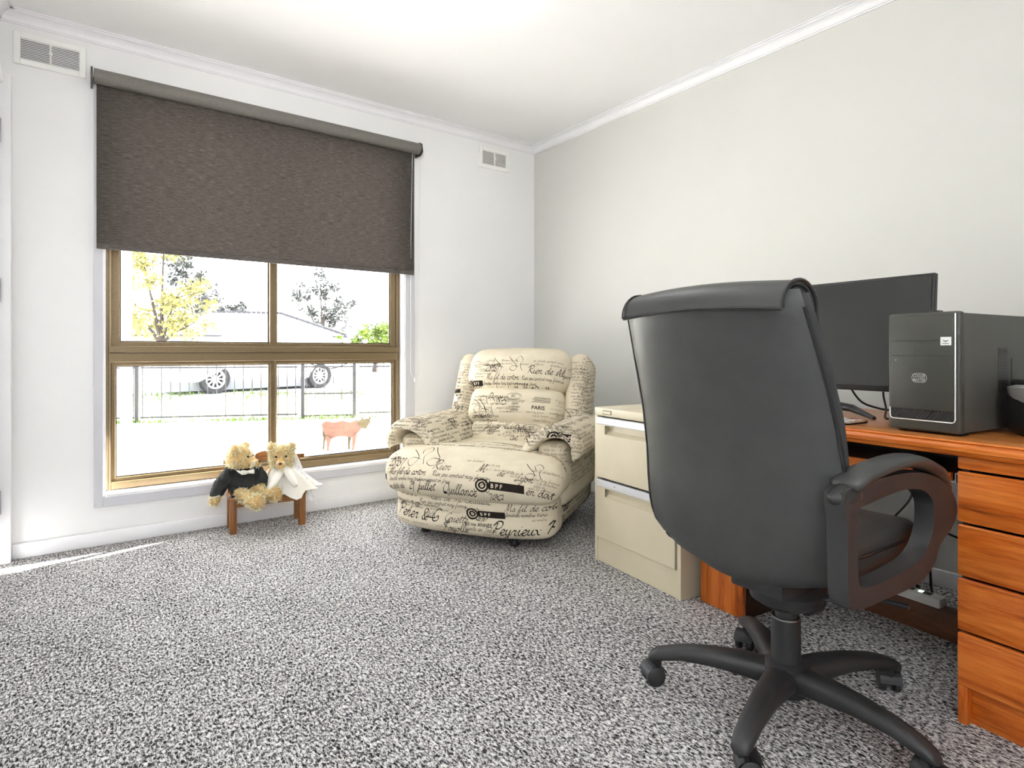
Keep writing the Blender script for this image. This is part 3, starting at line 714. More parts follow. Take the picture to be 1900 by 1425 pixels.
def drawer(z0, z1):
    d = empty('drawer', (0, 0, 0)); d.parent = fc
    y0, y1 = 0.024, W_ - 0.024; zs = z1 - 0.034; zc0, zc1 = zs - 0.042, zs - 0.004; cy0, cy1 = 0.075, W_ - 0.075
    bm = bmesh.new()   # pressed steel front with a full recessed pull
    box(bm, -0.006, 0.012, y0, y1, z0, zc0); box(bm, -0.006, 0.012, y0, cy0, zc0, zs); box(bm, -0.006, 0.012, cy1, y1, zc0, zs); box(bm, -0.006, 0.012, cy0, cy1, zc1, zs)
    bmesh.ops.remove_doubles(bm, verts=bm.verts, dist=1e-5)
    obj('front_panel', bm, M['cream'], d)
    bm = bmesh.new()   # scooped pocket
    pr = [(-0.006, zc0), (0.006, zc0 + 0.004), (0.016, zc0 + 0.014), (0.018, zc1)]
    A = [bm.verts.new((x, cy0, z)) for x, z in pr]; B = [bm.verts.new((x, cy1, z)) for x, z in pr]
    for i in range(3): bm.faces.new((A[i], A[i + 1], B[i + 1], B[i]))
    bm.faces.new(A + [bm.verts.new((-0.006, cy0, zc1))]); bm.faces.new(B + [bm.verts.new((-0.006, cy1, zc1))])
    obj('recessed_pull', bm, M['cream'], d)
    s = bx('label_strip', M['strip'], d, -0.010, 0.012, y0 - 0.003, y1 + 0.003, zs, z1 - 0.004, 0.003, 1)
    bm = bmesh.new(); lathe(bm, [(0, 0), (0.003, 0), (0.003, 0.002), (0, 0.002)], 10, Matrix.Translation((-0.010, y1 - 0.12, (zs + z1) / 2)) @ Matrix.Rotation(R(-90), 4, 'Y')); obj('latch_dot', bm, M['steel'], d)
drawer(0.368, H_ - 0.037); drawer(0.108, 0.362)

# blue grey folder leaning in the gap beside the cabinet
fo = bmesh.new(); box(fo, 0, 0.30, -0.002, 0.002, 0, 0.22, 0.001, 1, mat=Matrix.Rotation(R(-5), 4, 'X'))
box(fo, 0.004, 0.296, 0.003, 0.007, 0.0, 0.21, 0.001, 1, mat=Matrix.Rotation(R(-5), 4, 'X'))
f_ = obj('document_folder', fo, M['paper']); f_.location = (1.87, 1.322, 0.001); f_.rotation_euler = (0, 0, R(-6.5)); tag(f_, 'blue grey document folder standing in the gap between cabinet and desk', 'folder')

# green storage tub behind, in the corner
gt = empty('storage_tub', (2.50, 2.19, 0), R(-3)); tag(gt, 'grey green lidded storage tub in the corner behind the recliner', 'tub')
bm = bmesh.new(); vs = box(bm, -0.155, 0.155, -0.20, 0.20, 0.0, 0.30, 0.02, 3)
for v in vs: v.co.x *= 0.92 + 0.08 * v.co.z / 0.3; v.co.y *= 0.94 + 0.06 * v.co.z / 0.3
obj('body', bm, M['green'], gt, True)
bx('lid', M['green'], gt, -0.168, 0.168, -0.213, 0.213, 0.30, 0.335, 0.012, 3); bx('lid_panel', M['green'], gt, -0.135, 0.135, -0.18, 0.18, 0.335, 0.343, 0.004)

# ------------------------------------------------------------------ desk
dk = empty('desk', (1.745, 0.517, 0), R(-6.5)); tag(dk, 'orange stained timber desk with drawers on the right', 'desk')
DT = 0.693; DL, DR, DD = 0.825, -0.47, 0.62
# top with a grooved nosing
bx('desktop', M['wood_top'], dk, 0.0, DD, DR - 0.02, DL + 0.015, DT - 0.036, DT, 0.002)
bm = bmesh.new(); pr = [(0.0, DT), (-0.006, DT), (-0.0075, DT - 0.004), (-0.0045, DT - 0.006), (-0.018, DT - 0.008), (-0.023, DT - 0.014), (-0.023, DT - 0.024), (-0.019, DT - 0.027), (-0.016, DT - 0.036), (0, DT - 0.036)]
prism(bm, pr, DR - 0.02, DL + 0.015, 'xz'); obj('front_nosing', bm, M['wood_y'], dk)
# right pedestal
bm = bmesh.new(); box(bm, 0.02, DD - 0.02, -0.002, -0.018, 0, DT - 0.04); box(bm, 0.02, DD - 0.02, DR, DR + 0.018, 0, DT - 0.04); box(bm, DD - 0.03, DD - 0.02, DR + 0.018, -0.018, 0, DT - 0.04); box(bm, 0.03, DD - 0.03, DR + 0.018, -0.018, 0.085, 0.1)
obj('pedestal_carcass', bm, M['carc'], dk)
bx('front_rail', M['wood_y'], dk, 0.0, 0.022, DR, 0.0, 0.624, 0.655, 0.003)
for z0, z1 in ((0.494, 0.616), (0.363, 0.486), (0.230, 0.355), (0.094, 0.222)):
    d = bx('drawer_front', M['wood_y'], dk, -0.002, 0.02, DR, 0.0, z0, z1, 0.004)
    bx('finger_lip', M['wood_y'], d, -0.004, 0.006, DR + 0.002, -0.002, z1 - 0.006, z1 + 0.002, 0.002, 1)
bx('plinth', M['wood_y'], dk, 0.022, 0.04, DR + 0.02, -0.02, 0, 0.094, 0.002); bx('corner_post', M['wood_z'], dk, 0.0, 0.03, -0.022, 0.0, 0, 0.094, 0.003)
bx('corner_post', M['wood_z'], dk, 0.0, 0.03, DR, DR + 0.022, 0, 0.094, 0.003)
# left pedestal: narrow boxed upright
bx('end_panel', M['wood_z'], dk, 0.0, 0.018, 0.63, DL - 0.01, 0.0, DT - 0.037, 0.003)
bm = bmesh.new(); box(bm, 0.018, DD - 0.03, 0.63, 0.646, 0, DT - 0.037); box(bm, 0.018, DD - 0.03, DL - 0.026, DL - 0.01, 0, DT - 0.037); obj('end_carcass', bm, M['carc'], dk)
# keyboard tray on metal runners
bx('keyboard_tray', M['carc'], dk, 0.05, 0.40, 0.03, 0.60, 0.582, 0.597); bx('tray_front', M['wood_y'], dk, 0.034, 0.05, 0.03, 0.60, 0.577, 0.604, 0.002)
for yy in (0.015, 0.615):
    bm = bmesh.new(); s = 1 if yy < 0.3 else -1
    prism(bm, [(yy - s * 0.015, 0.606), (yy + s * 0.004, 0.606), (yy + s * 0.004, 0.584), (yy + s * 0.022, 0.584), (yy + s * 0.022, 0.581), (yy + s * 0.001, 0.581), (yy + s * 0.001, 0.603), (yy - s * 0.015, 0.603)], 0.032, 0.40, 'yz')
    obj('tray_runner', bm, M['silver'], dk)
bx('underside_panel', M['carc'], dk, 0.36, 0.375, 0.0, 0.63, 0.607, DT - 0.037)
bx('back_rail', M['wood_dark'], dk, 0.435, 0.455, 0.0, 0.63, 0.002, 0.105, 0.003)

# ------------------------------------------------------------------ computer tower
pc = empty('computer_tower', (1.803, 0.528, DT), R(-7.5)); tag(pc, 'black computer tower with white badge on the desk', 'computer')
PW, PH, PD = 0.176, 0.322, 0.40
for fx in (0.05, PD - 0.05):
    for fy in (0.02, PW - 0.02): bx('foot', M['plastic'], pc, fx - 0.015, fx + 0.015, fy - 0.012, fy + 0.012, 0, 0.008, 0.003)
bx('case', M['pcs'], pc, 0.022, PD, 0.003, PW - 0.003, 0.008, PH - 0.004, 0.003)
fp = bx('front_bezel', M['pcb'], pc, 0.0, 0.026, 0.0, PW, 0.006, PH, 0.007, 3)
bx('face_panel', M['pcb'], fp, -0.005, 0.004, 0.012, PW - 0.010, 0.062, PH - 0.008, 0.004)
for z in (PH - 0.075, PH - 0.115): bx('bay_seam', M['plastic'], fp, -0.0056, -0.004, 0.014, PW - 0.012, z - 0.0006, z + 0.0006)
bx('grille', M['plastic'], fp, -0.003, 0.002, 0.013, PW - 0.011, 0.040, 0.062)
for k in range(22):
    y = 0.018 + (PW - 0.036) * k / 21
    bm = bmesh.new(); box(bm, -0.0045, -0.002, -0.0011, 0.0011, -0.012, 0.012, mat=Matrix.Translation((0, y, 0.051)) @ Matrix.Rotation(R(35), 4, 'X')); obj('grille_bar', bm, M['pcb'], fp)
# chrome outline around the face: right side, bottom, left foot
bm = bmesh.new(); pth = [(-0.0055, 0.0085, PH - 0.006), (-0.0055, 0.0085, 0.045), (-0.0055, 0.010, 0.038), (-0.0055, 0.016, 0.035), (-0.0055, PW - 0.016, 0.035), (-0.0055, PW - 0.010, 0.038), (-0.0055, PW - 0.0085, 0.048), (-0.0055, PW - 0.0085, 0.066)]
tube(bm, pth, 0.0017, 6); obj('silver_outline', bm, M['silver'], fp, True)
bx('top_button', M['plastic'], pc, 0.03, 0.055, PW * 0.36, PW * 0.50, PH - 0.004, PH + 0.006, 0.002)
bx('indicator_dot', M['white'], fp, -0.006, -0.004, PW - 0.0245, PW - 0.0225, 0.194, 0.196)
# white badge with its chevron
bg = bx('badge', M['white'], fp, -0.0062, -0.004, 0.0175, 0.0425, PH - 0.088, PH - 0.066, 0.0008, 1)
bm = bmesh.new(); prism(bm, [(0.0365, PH - 0.0735), (0.030, PH - 0.0765), (0.0235, PH - 0.0735), (0.0240, PH - 0.0755), (0.030, PH - 0.0790), (0.036, PH - 0.0755)], -0.0067, -0.006, 'yz'); box(bm, -0.0067, -0.006, 0.0225, 0.0375, PH - 0.0835, PH - 0.082); obj('badge_mark', bm, M['plastic'], bg)
# hexagonal maker's logo with two lines of lettering
lg = empty('maker_logo', (0, 0, 0)); lg.parent = pc
cy, cz = 0.093, 0.148
hexo = [(-0.019, 0), (-0.0165, 0.0085), (-0.010, 0.0125), (0.010, 0.0125), (0.0165, 0.0085), (0.019, 0), (0.0165, -0.0085), (0.010, -0.0125), (-0.010, -0.0125), (-0.0165, -0.0085)]
bm = bmesh.new()
o1 = [bm.verts.new((-0.0058, cy + a, cz + b)) for a, b in hexo]; o2 = [bm.verts.new((-0.0058, cy + a * 0.93, cz + b * 0.91)) for a, b in hexo]
for i in range(10): bm.faces.new((o1[i], o1[(i + 1) % 10], o2[(i + 1) % 10], o2[i]))
obj('logo_outline', bm, M['logo'], lg)
for txt, z, sx in (('COOLER', 0.0012, 0.92), ('MASTER', -0.0098, 0.92)):
    me = letter_mesh(txt, 0.0125, bold=0.0002)
    xs = [v.co.x for v in me.vertices]; w = max(xs) - min(xs); mid = (max(xs) + min(xs)) / 2; k = 0.030 / w
    for v in me.vertices: v.co = Vector((-0.0059, cy - (v.co.x - mid) * k, cz + z + v.co.y))
    link('logo_lettering', me, M['logo'], lg)
# vent louvres on the side panel
for k in range(20):
    z = PH - 0.095 - k * 0.0062
    if k == 0:
        bm = bmesh.new(); box(bm, -0.026, 0.026, -0.0006, 0.0006, -0.0019, 0.0019); sl = obj('side_vent_slot', bm, M['bezel'], pc); sl.location = (0.235, 0.0026, z)
    else: share(sl, pc, (0.235, 0.0026, z))
bx('side_slot', M['bezel'], pc, 0.285, 0.291, 0.0022, 0.0032, 0.13, 0.20)

# ------------------------------------------------------------------ monitor
mo = empty('monitor', (2.12, 0.985, DT), R(-5.0)); tag(mo, 'wide black flat screen monitor behind the computer tower', 'monitor')
tilt = Matrix.Translation((0, 0, 0.27)) @ Matrix.Rotation(R(4), 4, 'Y') @ Matrix.Translation((0, 0, -0.27))
MW, MZ0, MZ1 = 0.305, 0.088, 0.460
bm = bmesh.new(); box(bm, 0.0, 0.022, -MW, MW, MZ0, MZ1, 0.004, 2, mat=tilt); box(bm, 0.018, 0.05, -0.2, 0.2, 0.14, 0.40, 0.014, 3, mat=tilt); obj('housing', bm, M['bezel'], mo, True)
bm = bmesh.new(); box(bm, -0.0022, 0.004, -MW + 0.008, MW - 0.008, MZ0 + 0.018, MZ1 - 0.009, mat=tilt); obj('screen', bm, M['screen'], mo)
bm = bmesh.new(); box(bm, -0.003, 0.0, 0.035, 0.042, MZ0 + 0.006, MZ0 + 0.009, mat=tilt); obj('power_mark', bm, M['white'], mo)
bm = bmesh.new(); box(bm, 0.03, 0.052, 0.02, 0.075, 0.02, 0.25, 0.004); obj('stand_neck', bm, M['bezel'], mo, True)
bm = bmesh.new()
for yy in (-0.17, 0.22):
    tube(bm, [(0.04, 0.047, 0.03), (0.02, 0.047 + (yy - 0.047) * 0.45, 0.024), (-0.07, yy, 0.006)], [0.016, 0.013, 0.006], 10)
tube(bm, [(0.04, 0.047, 0.03), (0.12, 0.047, 0.008)], [0.016, 0.008], 10)
obj('stand_foot', bm, M['plastic'], mo, True)

# cables behind the monitor
def cable(pts, rad, label, seg=7, n=8):
    bm = bmesh.new(); tube(bm, catmull(pts, n), rad, seg); o = obj('cable', bm, M['cable'], None, True)
    return tag(o, label, 'cable')
cable([(2.19, 1.00, 0.86), (2.22, 0.985, 0.80), (2.24, 0.95, 0.735), (2.23, 0.89, 0.715), (2.20, 0.83, 0.712), (2.15, 0.77, 0.700), (2.12, 0.74, DT + 0.0035)], 0.0035, 'black cable curling from the monitor down behind the stand')
cable([(2.17, 0.84, 0.84), (2.16, 0.845, 0.775), (2.13, 0.825, 0.725), (2.09, 0.81, DT + 0.0035), (2.14, 0.79, DT + 0.0035)], 0.0032, 'short black cable dropping from the monitor to the desk')

# mouse pad
mp_ = empty('mouse_pad', (1.90, 0.92, DT), R(-6.5)); tag(mp_, 'rounded mouse pad with a blurred photo print on the desk', 'mouse pad')
rr = [(0.10 * math.copysign(abs(math.cos(a)) ** 0.6, math.cos(a)), 0.115 * math.copysign(abs(math.sin(a)) ** 0.6, math.sin(a))) for a in [2 * math.pi * k / 32 for k in range(32)]]
bm = bmesh.new(); prism(bm, rr, 0, 0.005, 'xy'); obj('rubber_base', bm, M['cable'], mp_)
bm = bmesh.new(); prism(bm, [(a * 0.985, b * 0.985) for a, b in rr], 0.005, 0.0058, 'xy'); obj('printed_cover', bm, M['pad_photo'], mp_)

# printer at the right edge of the desk
pn = empty('printer', (1.93, 0.28, DT), R(-6.5)); tag(pn, 'black printer with curved silver front at the right edge of the desk', 'printer')
bm = bmesh.new(); cushion(bm, (0.17, 0, 0.066), (0.18, 0.2, 0.066), 0.03, n=8); obj('body', bm, M['printer'], pn, True)
bm = bmesh.new(); arc = [(-0.075 * math.cos(math.pi * k / 16 - math.pi / 2) ** 0.8 if 0 < k < 16 else 0.0, 0.196 * math.sin(math.pi * k / 16 - math.pi / 2)) for k in range(17)]
t0 = [bm.verts.new((x * 0.55 + 0.03, y * 0.94, 0.132)) for x, y in arc]; t1 = [bm.verts.new((x + 0.02, y, 0.126)) for x, y in arc]; t2 = [bm.verts.new((x * 0.92 + 0.02, y * 0.985, 0.105)) for x, y in arc]; t3 = [bm.verts.new((x * 0.45 + 0.03, y * 0.86, 0.062)) for x, y in arc]
for A, B in ((t0, t1), (t1, t2), (t2, t3)):
    for i in range(16): bm.faces.new((A[i], A[i + 1], B[i + 1], B[i]))
bm.faces.new(t0); bm.faces.new(t3[::-1]); bm.faces.new((t0[0], t1[0], t2[0], t3[0])); bm.faces.new((t0[-1], t1[-1], t2[-1], t3[-1]))
cp_ = obj('control_panel', bm, M['printg'], pn, True)
bm = bmesh.new(); lathe(bm, [(0, 0), (0.009, 0), (0.009, 0.002), (0, 0.002)], 14, Matrix.Translation((-0.040, 0.07, 0.112)) @ Matrix.Rotation(R(-70), 4, 'Y')); obj('button', bm, M['white'], cp_)
bx('scanner_lid', M['printer'], pn, 0.02, 0.34, -0.195, 0.195, 0.128, 0.146, 0.008, 3); bx('paper_tray', M['printer'], pn, -0.03, 0.06, -0.13, 0.13, 0.004, 0.03, 0.006)

# power board on the back rail, its plugs and leads
pb = empty('power_board', (2.205, 0.80, 0.105), R(-6.5)); tag(pb, 'white power board lying on the back rail under the desk', 'power board')
bx('body', M['board'], pb, -0.025, 0.025, -0.115, 0.155, 0.0, 0.03, 0.006, 2)
for k, y in enumerate((-0.07, -0.02, 0.03, 0.08)):
    bx('socket', M['creamd'], pb, -0.012, 0.012, y - 0.012, y + 0.012, 0.0295, 0.0308)
bx('switch_light', M['led'], pb, -0.008, 0.004, -0.058, -0.046, 0.0305, 0.033, 0.001)
def plug(x, y, label):
    p = empty('plug', (x, y, 0.136)); tag(p, label, 'plug', 'plugs in the power board'); bm = bmesh.new(); cushion(bm, (0, 0, 0.02), (0.016, 0.016, 0.02), 0.01, n=5); obj('body', bm, M['cable'], p, True)
    bm = bmesh.new(); lathe(bm, [(0.008, 0.038), (0.006, 0.05), (0.004, 0.06)], 10); obj('strain_relief', bm, M['cable'], p, True)
plug(2.217, 0.885, 'black plug in the power board, the one farther from the drawers'); plug(2.208, 0.835, 'black plug in the power board, the one nearer its green light')
cable([(2.217, 0.885, 0.196), (2.28, 0.88, 0.30), (2.45, 0.86, 0.40), (2.52, 0.90, 0.56), (2.48, 0.93, 0.66)], 0.004, 'black lead rising from the farther plug behind the chair arm')
cable([(2.208, 0.835, 0.196), (2.26, 0.82, 0.24), (2.30, 0.80, 0.12), (2.32, 0.72, 0.05), (2.38, 0.62, 0.04), (2.45, 0.55, 0.06)], 0.0045, 'black lead looping from the nearer plug down behind the rail')
cable([(2.50, 0.96, 0.63), (2.50, 0.93, 0.50), (2.46, 0.84, 0.36), (2.42, 0.80, 0.18), (2.36, 0.76, 0.06), (2.40, 0.66, 0.02), (2.5, 0.56, 0.02)], 0.004, 'black lead hanging down the wall under the desk')
cable([(2.45, 0.79, 0.285), (2.5, 0.72, 0.25), (2.52, 0.62, 0.235), (2.52, 0.55, 0.235)], 0.004, 'black lead running level behind the drawer pedestal')
#FURN2
# ------------------------------------------------------------------ office chair (local x right, y forward)
oc = empty('office_chair', (1.455, 0.795, 0), R(-93)); tag(oc, 'high backed black leather office chair on castors at the desk', 'office chair')
def back_y(z):   # rear surface of the backrest: leans back towards the top
    pts = [(0.38, -0.185), (0.45, -0.20), (0.55, -0.215), (0.65, -0.225), (0.75, -0.245), (0.85, -0.275), (0.95, -0.31), (1.02, -0.335), (1.10, -0.35)]
    for (a, p), (b, q) in zip(pts, pts[1:]):
        if z <= b: return p + (q - p) * max(0, (z - a) / (b - a))
    return pts[-1][1]
def back_w(z):
    pts = [(0.375, 0.10), (0.39, 0.16), (0.405, 0.200), (0.43, 0.238), (0.46, 0.258), (0.50, 0.264), (0.60, 0.262), (0.75, 0.254), (0.90, 0.243), (1.0, 0.232), (1.06, 0.222)]
    for (a, p), (b, q) in zip(pts, pts[1:]):
        if z <= b: return p + (q - p) * max(0, (z - a) / (b - a))
    return pts[-1][1]
# rear shell: curved padded panel
def shell(z0, z1, inset, thick, crown, nz=26, nx=18, yoff=0.0, wfun=back_w):
    bm = bmesh.new(); front, rear = [], []
    for j in range(nz + 1):
        z = z0 + (z1 - z0) * j / nz; w = wfun(z) - inset; rf, rr_ = [], []
        e = min(1.0, (z - z0) / 0.05, (z1 - z) / 0.05 + 0.15); e = math.sqrt(max(0.0, 1 - (1 - e) ** 2)) if e < 1 else 1.0
        for i in range(nx + 1):
            u = -1 + 2 * i / nx; ed = 1 - abs(u) ** 6
            y = back_y(z) + yoff - crown * (1 - u * u) + 0.010 * abs(u) ** 3
            zz = z - 0.018 * (1 - u * u) * max(0, 1 - (z - z0) / 0.12)
            rr_.append(bm.verts.new((w * u, y + thick * 0.5 * (1 - ed * e), zz))); rf.append(bm.verts.new((w * u, y + thick - thick * 0.5 * (1 - ed * e), zz)))
        front.append(rf); rear.append(rr_)
    for j in range(nz):
        for i in range(nx):
            bm.faces.new((rear[j][i], rear[j][i + 1], rear[j + 1][i + 1], rear[j + 1][i])); bm.faces.new((front[j][i + 1], front[j][i], front[j + 1][i], front[j + 1][i + 1]))
        bm.faces.new((rear[j][0], rear[j + 1][0], front[j + 1][0], front[j][0])); bm.faces.new((rear[j][nx], front[j][nx], front[j + 1][nx], rear[j + 1][nx]))
    for i in range(nx):
        bm.faces.new((rear[0][i], front[0][i], front[0][i + 1], rear[0][i + 1])); bm.faces.new((rear[nz][i], rear[nz][i + 1], front[nz][i + 1], front[nz][i]))
    return bm
bs = obj('backrest_shell', shell(0.385, 1.035, -0.012, 0.05, 0.022), M['leather'], oc, True, 60); bs.location.x = -0.022
# seam piping that runs up both edges of the shell
bm = bmesh.new()
for s in (-1, 1):
    tube(bm, [(s * (back_w(z) + 0.010), back_y(z) + 0.034, z) for z in [0.42 + 0.58 * k / 20 for k in range(21)]], 0.0045, 6)
    tag(obj('seam_piping', bm, M['piping'], bs, True)); bm = bmesh.new()
bm.free()
# front cushion of the backrest, proud of the shell at the sides
obj('backrest_cushion', shell(0.44, 1.03, 0.0, 0.055, -0.006, yoff=0.034, wfun=lambda z: max(0.22, min(back_w(z), 0.252)) + 0.008), M['leather'], oc, True, 60).location.x = -0.022
# rolled headrest flap folded over the top to the rear
bm = bmesh.new(); nx = 16; prof = [(0.066, 0.93), (0.070, 0.97)]; RZ = 1.006
for k in range(15):
    a = R(0) + R(182) * k / 14; prof.append((0.010 + 0.060 * math.cos(a), RZ + 0.058 * math.sin(a)))
ring = prof + [(0.010 + (p - 0.010) * 0.86, RZ + (z - RZ) * 0.86) if z > RZ - 0.02 else (p - 0.008, z) for p, z in prof[::-1]]
hw = 0.214; rows = []
for i in range(nx + 1):
    u = -1 + 2 * i / nx; drop = 0.010 * u * u
    rows.append([bm.verts.new((hw * u, -0.302 + py - 0.014 * (1 - u * u) * (py < 0.0), pz - drop)) for py, pz in ring])
k_ = len(ring)
for A, B in zip(rows, rows[1:]):
    for k in range(k_): bm.faces.new((A[k], A[(k + 1) % k_], B[(k + 1) % k_], B[k]))
bm.faces.new(rows[0][::-1]); bm.faces.new(rows[-1])
hf = obj('headrest_flap', bm, M['leather'], oc, True, 60); hf.location.x = -0.006
for s in (-1, 1):   # puckered side gusset inside the roll
    bm = bmesh.new(); ball(bm, (s * 0.198, -0.268, 1.000), (0.012, 0.040, 0.048), 16, 10); obj('headrest_gusset', bm, M['leather'], hf, True)
    bm = bmesh.new(); tube(bm, [(s * 0.216, -0.302 + py, pz - 0.010) for py, pz in prof], 0.0045, 6); obj('headrest_piping', bm, M['piping'], hf, True)
ey, ez = prof[-1]
bm = bmesh.new(); tube(bm, [(hw * u, -0.302 + ey - 0.014 * (1 - u * u), ez - 0.010 * u * u) for u in [-1 + 2 * k / 16 for k in range(17)]], 0.0048, 6); obj('headrest_piping', bm, M['piping'], hf, True)
# seat
bm = bmesh.new(); cushion(bm, (0, 0.055, 0.445), (0.215, 0.22, 0.055), 0.045, (0, 0, 0.014), 14, deform=lambda p, e: Vector((p.x, p.y, p.z - 0.03 * max(0, e[1]) ** 3 + 0.012 * abs(e[0]) ** 3)))
st = obj('seat_cushion', bm, M['leather'], oc, True, 60)
bm = bmesh.new(); tube(bm, [(0.216 * math.copysign(abs(math.cos(a)) ** 0.35, math.cos(a)), 0.055 + 0.221 * math.copysign(abs(math.sin(a)) ** 0.35, math.sin(a)), 0.462) for a in [2 * math.pi * k / 60 for k in range(60)]], 0.004, 6, closed=True); obj('seat_piping', bm, M['piping'], st, True)
bx('seat_pan', M['plastic'], oc, -0.15, 0.15, -0.08, 0.2, 0.375, 0.40, 0.01)
# armrests: closed loop frame in the y-z plane plus a soft pad
outer = [(-0.262, 0.640), (-0.20, 0.650), (-0.10, 0.656), (0.0, 0.654), (0.10, 0.640), (0.19, 0.608), (0.245, 0.565), (0.258, 0.525), (0.225, 0.492), (0.165, 0.465), (0.140, 0.432), (0.085, 0.402), (0.0, 0.395), (-0.10, 0.398), (-0.20, 0.402), (-0.245, 0.42), (-0.252, 0.50), (-0.255, 0.58)]
inner = [(-0.205, 0.600), (-0.16, 0.606), (-0.08, 0.612), (0.0, 0.612), (0.075, 0.600), (0.118, 0.572), (0.125, 0.535), (0.115, 0.50), (0.088, 0.470), (0.040, 0.452), (-0.02, 0.446), (-0.08, 0.442), (-0.14, 0.441), (-0.19, 0.446), (-0.205, 0.47), (-0.207, 0.51), (-0.207, 0.545), (-0.206, 0.575)]
def arm(s):
    a = empty('armrest', (0, 0, 0) if s > 0 else (0.05, 0.055, 0)); a.parent = oc
    O = catmull([(0, y, z) for y, z in outer], 3, True); I = catmull([(0, y, z) for y, z in inner], 3, True)
    bm = bmesh.new(); x0, x1 = s * 0.240, s * 0.280; n = len(O); rings = []
    for P, x, sh in ((O, x0, 0.004), (O, (x0 + x1) / 2, 0.0), (O, x1, 0.004), (I, x1, -0.003), (I, (x0 + x1) / 2, 0.0), (I, x0, -0.003)):
        cc = Vector((0, 0, 0.52))
        rings.append([bm.verts.new((x, p.y - (p - cc).normalized().y * sh, p.z - (p - cc).normalized().z * sh)) for p in P])
    for A, B in zip(rings, rings[1:] + rings[:1]):
        for i in range(n): bm.faces.new((A[i], A[(i + 1) % n], B[(i + 1) % n], B[i]))
    obj('frame', bm, M['plastic'], a, True, 55)
    pad = [(-0.225, 0.646), (-0.16, 0.662), (-0.06, 0.672), (0.04, 0.670), (0.13, 0.648), (0.20, 0.612), (0.244, 0.572)]
    bm = bmesh.new(); tube(bm, catmull([(s * 0.260, y, z) for y, z in pad], 4), [0.016] + [0.026] * 18 + [0.022, 0.02, 0.018, 0.016, 0.012, 0.008], 12, flat=(1.25, 0.62)); obj('pad', bm, M['leather'], a, True, 60)
    bm = bmesh.new(); ball(bm, (s * 0.260, -0.222, 0.628), (0.026, 0.05, 0.024), 14, 10); obj('rear_cap', bm, M['plastic'], a, True)
arm(1); arm(-1)
# mechanism, gas lift, five star base
bm = bmesh.new(); lathe(bm, [(0, 0.262), (0.05, 0.264), (0.085, 0.285), (0.09, 0.31), (0.075, 0.33), (0, 0.332)], 28); box(bm, -0.07, 0.07, -0.13, 0.14, 0.325, 0.376, 0.008); obj('tilt_mechanism', bm, M['plastic'], oc, True)
bm = bmesh.new(); lathe(bm, [(0, 0), (0.028, 0.0), (0.032, 0.012), (0.028, 0.05), (0.014, 0.058), (0, 0.058)], 16, Matrix.Translation((0.02, 0.10, 0.262)) @ Matrix.Rotation(R(90), 4, 'X')); obj('tension_knob', bm, M['plastic'], oc, True)
bm = bmesh.new(); tube(bm, [(0.05, 0.02, 0.30), (0.20, 0.03, 0.345), (0.27, 0.03, 0.35)], 0.006, 8); obj('height_lever', bm, M['plastic'], oc, True)
bm = bmesh.new(); lathe(bm, [(0, 0.225), (0.026, 0.225), (0.026, 0.268), (0, 0.268)], 20); gl_ = obj('gas_lift', bm, M['gas'], oc, True)
bm = bmesh.new(); lathe(bm, [(0.0, 0.075), (0.036, 0.075), (0.0345, 0.235), (0.031, 0.238), (0, 0.238)], 24); obj('column_shroud', bm, M['plastic'], oc, True)
bm = bmesh.new(); lathe(bm, [(0.0305, 0.234), (0.034, 0.234), (0.034, 0.239), (0.0305, 0.239), (0.0305, 0.234)], 24); obj('shroud_ring', bm, M['chrome'], oc, True)
bm = bmesh.new(); lathe(bm, [(0, 0.05), (0.05, 0.05), (0.062, 0.075), (0.058, 0.115), (0.042, 0.128), (0, 0.13)], 28); obj('base_hub', bm, M['plastic'], oc, True)
